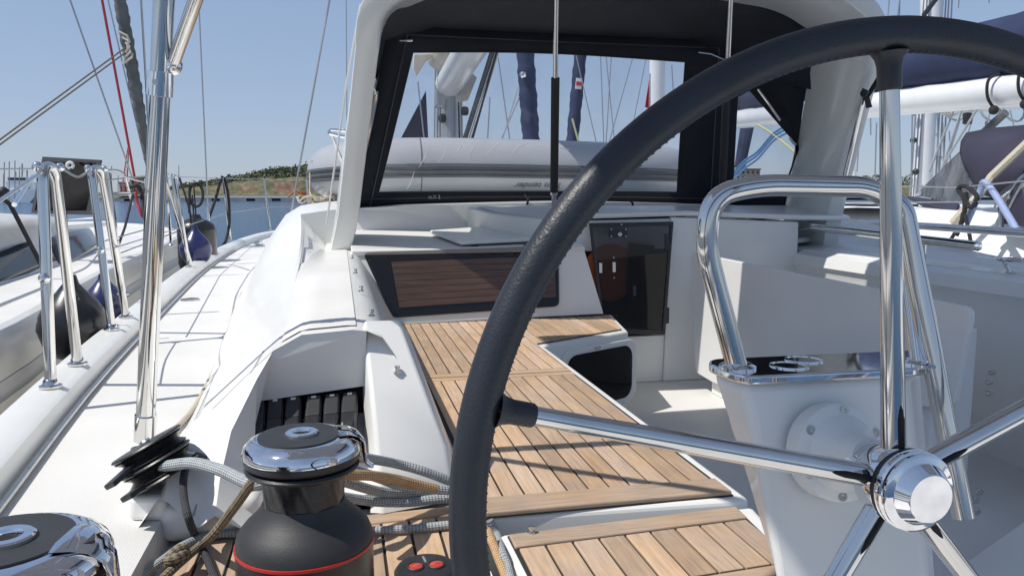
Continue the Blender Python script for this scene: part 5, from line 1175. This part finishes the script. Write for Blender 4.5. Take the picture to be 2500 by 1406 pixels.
# open hatch
hb = [P(78, 520, y=6.9), P(222, 525, y=6.7), P(246, 391, y=6.5), P(106, 383, y=6.7)]
h_ = MB().prism(round_poly(hb, .04), (0, .03, 0)).build('open_hatch', 'acrylic_door', t, smooth=0)
hb2 = [p + Vector((0, .035, 0)) for p in hb]
MB().prism(hb2, (0, .006, 0)).build('hatch_lens', 'glass_dark', h_, smooth=0)
mb = MB(); rim_frame(mb, hb, .03, .004, Vector((0, -1, 0))); mb.build('hatch_frame', 'pvc_dark', h_, smooth=0)
MB().tube(circ(P(171, 404, y=6.55), (1, 0, 0), (0, 0, 1), .022, 12), .012, 8, closed=True).build('hatch_handle', 'white_plain', h_)
MB().tube([P(175, 412, y=6.5), P(170, 430, y=6.5)], .012, 6).build('hatch_latch', 'black_plastic', h_)
MB().prism([P(140, 548, y=6.9), P(240, 538, y=6.9), P(262, 552, y=6.6), P(160, 560, y=6.6)], (0, 0, .03)).build('hatch_coaming', 'gelcoat', t, smooth=0)
# rigging, pulpit and stanchions of the neighbour
for i, (bx, by, tx_, ty) in enumerate([(418, 600, 405, 418), (440, 590, 420, 425), (300, 720, 262, 420), (50, 720, -20, 440), (265, 720, 352, 455)]):
    b = P(bx, by, z=-.50)
    if i < 3: MB().tube([b, P(tx_, ty, y=b.y)], .014, 8).build('stanchion', 'steel', t); MB().lathe([(.03, 0), (.03, .006), (.016, .02), (.014, .05)], b, n=12).build('stanchion_foot', 'steel_dull', t)
MB().tube(fillet([P(250, 416, y=9.5), P(302, 416, y=9.5), P(318, 480, y=9.6), P(326, 500, y=9.6)], .1, 6), .014, 8).build('pulpit_rail', 'steel', t)
MB().tube([P(262, 472, y=9.5), P(320, 470, y=9.5)], .012, 6).build('pulpit_rail', 'steel', t)
for a, b in (((0, 413), (105, 412)), ((0, 712), (105, 660)), ((140, 655), (230, 612)), ((130, 520), (330, 470)), ((255, 440), (412, 425)), ((250, 590), (410, 545)), ((275, 625), (460, 555))):
    MB().tube([P(*a, y=7.2), P(*b, y=7.9)], .006, 5).build('guard_wire', 'wire', t)
# neighbours fenders hanging between the hulls
def fender(c, r, h, m, label, kind='ball'):
    c = Vector(c); t = thing('fender', label, 'fender', c - Vector((0, 0, r)))
    if kind == 'ball':
        prof = [(.01, -r), (r * .5, -r * .88), (r * .85, -r * .5), (r, 0), (r * .93, r * .4), (r * .7, r * .8), (r * .42, r * 1.1), (r * .22, r * 1.35), (r * .16, r * 1.6), (.005, r * 1.62)]
    else:
        prof = [(.01, -h), (r * .5, -h * .97), (r * .9, -h * .82), (r, -h * .6), (r, h * .55), (r * .9, h * .75), (r * .6, h * .9), (r * .3, h * .97), (r * .2, h * 1.1), (.005, h * 1.11)]
    MB().lathe(prof, c, n=32).build('body', m, t)
    top = c + Vector((0, 0, prof[-1][1])); MB().tube([top - Vector((0, 0, .03)), top + Vector((-.01, .02, .25))], .007, 6).build('lanyard', 'rope_black', t)
fender(P(180, 800, y=3.45), .135, 0, 'fender_black', 'big round black fender squeezed between the two white hulls')
fender(P(255, 748, y=4.3), .105, 0, 'fender_navy', 'glossy navy ball fender behind the second hoop')
fender(P(482, 600, y=7.6), .17, .26, 'fender_black', 'tall dark cylindrical fender at the neighbour bow', 'cyl')
fender(P(478, 612, y=6.9), .13, 0, 'fender_navy', 'bright blue ball fender in front of the tall dark fender')
# lines of neighbour
def sline(pix, y0, y1, r, m, label, name='stay', group='thin stays and shrouds', cat='stay', n=6):
    pts = [P(p[0], p[1], y=y0 + (y1 - y0) * i / (len(pix) - 1)) for i, p in enumerate(pix)]
    return MB().tube(pts, r, n).build(name, m, label=label, cat=cat, group=group)
sline([(150, -60), (322, 432)], 9, 9.4, .009, 'wire', 'dark forestay slanting down to the neighbour pulpit')
sline([(238, -60), (332, 452)], 9.2, 9.6, .014, 'rope_red', 'red line slanting down to the neighbour pulpit', 'red_line', None, 'rope')
sline([(250, -60), (362, 430)], 9.3, 9.8, .007, 'wire', 'twin thin line beside the red line', group=None)
sline([(341, -60), (368, 400)], 9.3, 9.8, .012, 'wire', 'near vertical shroud between furled sail and bimini pole', group=None)
t = thing('furled_jib', 'grey furled headsail rolled on its stay left of the pole', 'sail', P(372, 445, y=9.8))
j0, j1 = P(376, 470, y=9.8), P(282, -60, y=9.4); nj = 60
MB().tube([j0.lerp(j1, k / nj) for k in range(nj + 1)], [.03 + .038 * min(1, k / 30) + .006 * math.sin(k * 2.1) + .004 * math.sin(k * 5.3) for k in range(nj + 1)], 12).build('rolled_sail', 'canvas_grey', t)
mb = MB()
for k in range(5): c = P(309 + 3 * k, 92 + 13 * k, y=9.5); mb.tube([c + Vector((-.05 + .02 * k, -.09, .04)), c + Vector((.03, -.11, 0)), c + Vector((.05 - .03 * k, -.1, -.07))], .014, 6)
mb.build('frayed_edge', 'sailcloth', t)
for dy in (0, 12):
    a, b = P(-60, 385 + dy, y=7.6), P(305, 118 + dy, y=9.45)
    MB().tube([a, b], .0085, 8).build('jib_sheet', 'rope_brown', label='pair of speckled jib sheets running down from the furled sail', cat='rope', group='jib sheets')
sline([(-10, 470), (25, 500), (105, 655)], 5.4, 5.6, .014, 'rope_black', 'black line hanging steeply over the dark cabin window', 'fender_line', None, 'rope')
MB().ball(P(8, 470, y=5.3), .035, 10, 8).build('line_bundle', 'rubber', label='small black bundle tied on the guard wire', cat='bundle')
sline([(328, 460), (305, 555), (285, 610), (272, 680)], 8.2, 6.6, .012, 'rope_black', 'black line slanting from the bundle to the deck', 'fender_line', None, 'rope')
MB().tube(smooth_path([P(316, 458, y=9), P(334, 454, y=9), P(345, 470, y=9), P(352, 520, y=8.9), P(362, 575, y=8.8)], 6), .022, 8).build('sail_tie', 'rubber', label='thick black strap tied round the red line foot', cat='strap')
MB().tube(smooth_path([P(332, 462, y=8.95), P(334, 490, y=8.95), P(342, 515, y=8.9), P(348, 530, y=8.9)], 6), .016, 8).build('red_tail', 'rope_red', label='loose red rope tail hanging beside the black strap', cat='rope')
# ================================================================ YACHT ON THE STARBOARD SIDE
YM = 6.2
t = thing('cruising_yacht', 'white yacht alongside to starboard with navy sail cover on its boom', 'yacht', (YM, 8, -2.1))
sy_ = [-2 + .8 * k for k in range(24)]
gx = lambda y: lerp_tab(smooth_tab([(-2, 1.75), (4, 2.0), (8, 1.95), (12, 1.5), (15, .7), (16.6, .05)], 5), y)
rows = []
for y in sy_:
    g = gx(y); pf = [(g - .35, -2.3), (g - .05, -1.3), (g, -.62), (g - .03, -.53), (g - .12, -.52)]
    rows.append([(YM + x, y, z) for x, z in pf] + [(YM, y, -.46)] + [(YM - x, y, z) for x, z in reversed(pf)])
MB().grid(rows, capends=True).build('hull', 'gelcoat', t, smooth=45)
rows = []
for y in [4.5 + .6 * k for k in range(15)]:
    k = max(0, min(1, (y - 8.5) / 4.4)); h = .40 * (1 - k * k); w = 1.45 * (1 - .45 * k * k)
    rows.append([(YM - w - .12, y, -.52), (YM - w, y, -.52 + .7 * h), (YM - w + .18, y, -.52 + .95 * h), (YM, y, -.50 + h), (YM + w - .18, y, -.52 + .95 * h), (YM + w, y, -.52 + .7 * h), (YM + w + .12, y, -.52)])
MB().grid(rows, capends=True).build('coachroof', 'gelcoat', t, smooth=50)
# dark plum sprayhood + clear panels
def grid_px(name, rowspix, m, solid=.01, smooth=60): return MB().grid([[P(a, b, x=x) for a, b, x in r] for r in rowspix]).build(name, m, t, smooth=smooth, solid=solid)
grid_px('sprayhood', [[(2344, 372, 5.25), (2347, 345, 5.3), (2360, 325, 5.35), (2420, 314, 5.4), (2620, 296, 5.45)], [(2352, 402, 5.05), (2356, 380, 5.05), (2366, 352, 5.05), (2430, 345, 5.05), (2620, 332, 5.05)], [(2372, 440, 4.95), (2390, 430, 4.92), (2410, 415, 4.9), (2450, 405, 4.9), (2620, 395, 4.9)], [(2392, 470, 4.95), (2400, 476, 4.92), (2420, 482, 4.9), (2460, 476, 4.9), (2620, 440, 4.9)]], 'canvas_plum')
MB().prism([P(2232, 478, x=5.6), P(2340, 372, x=5.35), P(2385, 470, x=5.1), P(2345, 495, x=5.2)], (.01, 0, 0)).build('vinyl_window', 'vinyl_side', t, smooth=0)
MB().prism([P(2205, 478, x=5.6), P(2240, 481, x=5.55), P(2340, 496, x=5.2), P(2330, 522, x=5.1), P(2260, 505, x=5.4)], (.02, 0, -.02)).build('deck_shade', 'canvas_plum', t, smooth=0)
MB().prism([P(2440, 470, x=4.75), P(2560, 380, x=4.6), P(2560, 560, x=4.5), P(2440, 545, x=4.6), P(2435, 505, x=4.7)], (.06, 0, 0)).build('dodger_base', 'canvas_plum', t, smooth=0)
MB().prism([P(2430, 508, x=4.7), P(2445, 480, x=4.7), P(2540, 405, x=4.6), P(2540, 500, x=4.55), P(2430, 502, x=4.68)], (-.012, 0, 0)).build('vinyl_screen', 'vinyl_side', t, smooth=0)
for pix in (((2428, 560), (2448, 520), (2490, 440), (2540, 410)), ((2440, 560), (2462, 515), (2500, 448), (2540, 425))): MB().tube(smooth_path([P(a, b, x=4.6) for a, b in pix], 6), .016, 8).build('dodger_frame', 'steel', t)
MB().tube([P(2445, 560, x=4.55), P(2447, 492, x=4.55)], .016, 8).build('stanchion', 'steel', t)
# boom with navy cover
b0, b1 = P(1740, 297, x=YM), P(2620, 205, x=YM)
bo = MB().tube([b0, b1], .17, 18, flat=.9).build('boom', 'white_spar', t)
rows = []
for k in range(30):
    p = b0.lerp(b1, k / 29); h = .42 + .25 * k / 29; w = .21 + .02 * math.sin(k * 1.9)
    rows.append([p + Vector((w * math.cos(a) * (1.0 if math.sin(a) < .5 else .75), 0, .12 + h * .9 * (math.sin(a) * .5 + .5) + .012 * math.sin(k * 2.7 + a * 3))) for a in [2 * math.pi * q / 16 for q in range(16)]])
MB().grid(rows, closeu=True, capends=True).build('sail_cover', 'canvas_navy', t)
for px, py in ((2418, 200), (2495, 182)):
    c = P(px, py, x=YM - .2); mb = MB().tube(smooth_path([c + Vector((.12, 0, .08)), c + Vector((-.02, 0, .02)), c + Vector((0, .02, -.14)), c + Vector((.1, .02, -.26))], 5), .014, 6); mb.ball(c + Vector((.06, 0, -.26)), .045, 8, 6); mb.build('cover_tie', 'rope_black', bo)
mm = P(1602, 300, x=YM); MB().tube([(YM, mm.y, -.2), (YM, mm.y, 13)], .115, 16, flat=1.4).build('mast', 'white_spar', t)
for pix, r, m in (((( 2060, 560), (2060, 460), (2068, 380)), .03, 'white_spar'),):
    pass
MB().tube([P(2078, 455, x=5.2), P(2084, 430, x=5.2), P(2084, 395, x=5.2), P(2083, 340, x=5.2)], [.05, .03, .008, .006], 10).build('antenna', 'white_plain', t)
MB().box(P(2105, 500, x=4.9), (.5, .9, .02)).build('deck_hatch', 'glass_dark', t, smooth=0)
MB().prism([(4.6, 3.2, -.50), (5.4, 3.2, -.50), (5.4, 5.4, -.46), (4.6, 5.4, -.46)], (0, 0, .02)).build('deck_pad', 'nonskid', t, smooth=0)
# dark line loops, purple rope, beige rope
MB().tube(smooth_path([P(2335, 575, x=4.3), P(2352, 530, x=4.3), P(2355, 490, x=4.3), P(2340, 462, x=4.3), P(2358, 455, x=4.3), P(2385, 480, x=4.3), P(2375, 505, x=4.3), P(2362, 500, x=4.3), P(2358, 470, x=4.3)], 8), .016, 8).build('coiled_line', 'rope_black', label='black line looped on the guard wire before the white cabin', cat='rope')
MB().tube(smooth_path([P(2318, 590, x=4.3), P(2345, 545, x=4.3), P(2352, 520, x=4.3), P(2362, 550, x=4.3), P(2370, 590, x=4.3)], 8), .013, 8).build('coiled_line', 'rope_black', label='black line ends hanging below the looped line', cat='rope')
MB().tube(smooth_path([P(2360, 545, x=4.35), P(2392, 470, x=4.4), P(2402, 445, x=4.4), P(2420, 462, x=4.35), P(2445, 500, x=4.25), P(2482, 562, x=4.15)], 8), .022, 10).build('mooring_rope', 'rope_blue', label='blue flecked rope arching over the guard wire', cat='rope')
MB().tube([P(2325, 545, x=4.5), P(2395, 470, x=4.6), P(2420, 432, x=4.7), P(2560, 300, x=4.9)], .03, 8).build('mooring_rope', 'rope_beige', label='thick beige rope slanting across the plum sprayhood', cat='rope')
line([P(2080, 452, x=4.3), P(2340, 458, x=4.3), P(2560, 436, x=4.3)], .006, 'wire', 'upper guard wire in front of the starboard yacht')
line([P(2080, 494, x=4.3), P(2250, 494, x=4.3), P(2440, 492, x=4.3)], .006, 'wire', 'lower guard wire in front of the starboard yacht')
# ================================================================ SECOND STARBOARD YACHT (further off): mast, boom, beige sail
t = thing('sailing_yacht', 'white yacht further off with bare mast and beige sail on boom', 'yacht', (10.5, 11, -2.1))
MX = 10.6; my = P(2258, 350, x=MX).y
rows = []
for y in [2 + 1.2 * k for k in range(14)]:
    g = 1.9 * math.sqrt(max(.002, 1 - ((y - 8) / 11) ** 2)); rows.append([(MX + x, y, z) for x, z in ((g - .3, -2.3), (g, -.7), (g - .05, -.6), (0, -.5), (-g + .05, -.6), (-g, -.7), (-g + .3, -2.3))])
MB().grid(rows, capends=True).build('hull', 'gelcoat', t)
MB().box((MX, my + .3, -.36), (2.4, 5, .36)).build('cabin', 'gelcoat', t, smooth=0, bevel=.1)
MB().tube([(MX, my, -.5), (MX, my, 14)], .14, 16, flat=1.3).build('mast', 'white_spar', t)
for dx in (-.34, -.26, -.19, .2, .27, .35): MB().tube([(MX + dx, my - .1, -.2), (MX + dx * .6, my - .1, 10)], .014, 5).build('halyard', 'wire', t)
for px, py in ((2231, 275), (2236, 420), (2230, 343)): MB().ball(P(px, py, x=MX - .3), .06, 8, 6).build('mast_fitting', 'black_plastic', t)
c0, c1_ = P(2318, 262, x=MX - .3), P(2620, 232, x=MX - .6)
MB().tube([c0, c1_], .125, 14).build('boom', 'white_spar', t)
rows = []
rk = random.Random(2)
for k in range(22):
    p = c0.lerp(c1_, k / 21); w = .17 + .1 * math.exp(-k * .5) + rk.uniform(-.03, .03); h = .22 + rk.uniform(-.04, .05) + .12 * math.exp(-k * .5)
    rows.append([p + Vector((w * math.cos(a), 0, .20 + h * math.sin(a) + rk.uniform(-.015, .015))) for a in [2 * math.pi * q / 12 for q in range(12)]])
MB().grid(rows, closeu=True, capends=True).build('stowed_sail', 'sailcloth', t)
for a, b in (((2330, 265), (2268, 420)), ((2350, 262), (2290, 440)), ((2388, 262), (2310, 390)), ((2420, 262), (2402, 320)), ((2440, 262), (2422, 330))): MB().tube([P(*a, x=MX - .5), P(*b, x=MX - .6)], .02, 6).build('sheet', 'rope_grey', t)
for px in (2330, 2418, 2475): c = P(px, 265, x=MX - .5); MB().tube(circ(c, (0, .3, 1), (1, 0, 0), .2, 14), .02, 6, closed=True).build('sail_tie', 'rope_grey', t)
MB().lathe([(.03, -.1), (.07, -.08), (.07, .08), (.03, .1)], P(2362, 290, x=MX - .5), n=10).build('block', 'black_plastic', t)
MB().tube([P(2205, 277, x=9), P(2330, 262, x=9.6)], .018, 6).build('outhaul', 'rope_beige', t)
MB().tube([P(2395, 330, x=9.5), P(2455, 275, x=9.5)], .06, 8).build('vang', 'canvas_grey', t)
# mast behind, at the top edge
t = thing('distant_mast', 'broad white mast rising behind the navy sail cover', 'mast', P(2275, 240, x=12))
MB().tube([P(2272, 260, x=12), P(2272, -80, x=12)], .20, 12).build('spar', 'white_spar', t)
sline([(2255, 38), (2330, -60)], 12, 12, .04, 'black_plastic', 'thick black line crossing the broad white mast', 'topping_lift', None, 'rope')
for i, (a, b) in enumerate([((2175, -50), (2168, 38)), ((2198, -50), (2196, 38)), ((2202, -50), (2192, 38)), ((2300, -50), (2298, 36)), ((2345, -50), (2340, 20)), ((2412, -50), (2415, 8)), ((2125, 245), (2126, 330)), ((2100, 310), (2092, 420))]):
    sline([a, b], 14, 14, .012, 'wire', 'thin dark rigging wire against the sky on the starboard side', group='thin rigging to starboard')
for k, (a, b) in enumerate([((2285, 60), (2292, 470)), ((2302, 300), (2306, 470)), ((2318, 320), (2322, 440)), ((2345, 290), (2300, 430)), ((2228, 240), (2224, 470)), ((2375, 290), (2345, 380)), ((2180, 300), (2184, 440)), ((2140, 300), (2136, 440)), ((2466, 270), (2478, 320))]):
    sline([a, b], 12.5, 12.5, .012, 'wire', 'thin dark rigging wire against the sky on the starboard side', group='thin rigging to starboard')
for px, py, w in ((2290, 330, 34), (2262, 150, 60), (2298, 385, 20)):
    MB().tube([P(px - w, py + 4, x=11), P(px, py, x=11)], .03, 6).build('spreader', 'alu_spar', label='short spar arm standing out beside the white mast', cat='spar', group='spar arms to starboard')
# ================================================================ THINGS SEEN THROUGH THE WINDSCREEN
for (tp_, bt, w, d, lab) in (((1278, 60, ), (1300, 400), .125, 11, 'navy furled headsail seen nearest the mast through the windscreen'), ((1424, 60), (1392, 400), .13, 16, 'navy furled headsail with sewn badge seen through the windscreen')):
    a, b = P(*bt, y=d), P(*tp_, y=d); a2_ = a - (b - a) * .25; b2 = b + (b - a) * 3
    t = thing('furled_sail', lab, 'sail', a2_)
    MB().tube([a2_.lerp(b2, k / 120) for k in range(121)], [w * (1 + .06 * math.sin(k * 1.3) + .05 * math.sin(k * 3.7)) for k in range(121)], 14).build('rolled_sail', 'canvas_navy', t)
    if d == 16:
        c = P(1413, 205, y=15.86); MB().box(c, (.13, .02, .22), Matrix.Rotation(.1, 3, 'Y')).build('badge', 'flag_white', t, smooth=0)
        MB().box(c + Vector((0, -.015, .0)), (.12, .012, .08), Matrix.Rotation(.1, 3, 'Y')).build('badge_red', 'flag_red', t, smooth=0)
        MB().tube([P(1397, 290, y=15.8), P(1412, 345, y=15.8)], .022, 6).build('yellow_line', 'yellow_cord', t)
    else: MB().ball(P(1277, 183, y=10.85), .05, 8, 6).build('chrome_snap', 'chrome', t)
f0 = P(1585, 200, y=12.5)
t = thing('red_flag', 'red and white flag hanging limp beside the white mast', 'flag', P(1570, 300, y=12.5))
rows = [[P(1587 - 18 * f * j / 4 - 2, 195 + 115 * f, y=12.5 + .03 * math.sin(j * 2.2 + 5 * f)) for j in range(5)] for f in [k / 10 for k in range(11)]]
MB().grid(rows).build('cloth', 'flag_red', t, solid=.004); MB().prism(circ(P(1577, 268, y=12.42), (1, 0, 0), (0, 0, 1), .035, 10), (0, -.01, 0)).build('emblem', 'flag_white', t, smooth=0)
MB().tube([P(1587, 180, y=12.55), P(1587, 420, y=12.55)], .01, 6).build('halyard', 'wire', t)
# lilac and navy cloth left of the mast
t = thing('folded_flag', 'dark lilac pennant shaped cloth standing behind the mast', 'cloth', P(1010, 345, y=9.6))
MB().prism([P(975, 345, y=9.6), P(1040, 222, y=9.6), P(1046, 345, y=9.6)], (0, .04, 0)).build('cloth', 'canvas_plum', t, smooth=0, bevel=.005)
for i, (a, b, d) in enumerate([((1330, 345), (1240, 300), 14), ((1405, 130), (1455, 345), 14), ((1466, 130), (1474, 345), 18), ((1493, 130), (1480, 345), 18), ((1545, 140), (1488, 345), 18), ((1577, 145), (1540, 330), 15), ((1225, 345), (1270, 200), 12), ((1216, 140), (1245, 345), 12), ((1284, 200), (1222, 345), 11), ((1640, 160), (1648, 300), 17), ((1500, 345), (1478, 120), 20), ((1020, 200), (1036, 345), 9.5), ((1190, 345), (1196, 240), 10)]):
    aa, bb = P(*a, y=d), P(*b, y=d)
    if i: stay(aa, bb + (bb - aa) * .02, .010 if d < 16 else .012, 'wire', 'thin rigging wire seen through the clear windscreen', 'rigging through the windscreen')
# blue / yellow cords behind the side window
for off, m in ((0, 'blue_cord'), (8, 'blue_cord'), (18, 'blue_cord'), (34, 'yellow_cord')):
    pts = [P(a, b + off, x=4.2) for a, b in ((1775, 445), (1810, 400), (1850, 370), (1890, 325), (1935, 300))]
    if m == 'yellow_cord': pts = [P(a, b, x=4.2) for a, b in ((1850, 305), (1890, 330), (1945, 375))]
    MB().tube(smooth_path(pts, 6), .012, 6).build('hanging_cord', m, label=('bundle of blue cords seen through the side window' if m == 'blue_cord' else 'thin yellow cord seen through the side window'), cat='cord', group='blue cords' if m == 'blue_cord' else None)
t = thing('furled_sail', 'blurred navy furled sail seen through the side window', 'sail', P(1810, 420, y=16))
MB().tube([P(1806, 410, y=16), P(1826, 300, y=16), P(1845, 200, y=16)], [.12, .15, .12], 10).build('rolled_sail', 'canvas_navy', t)
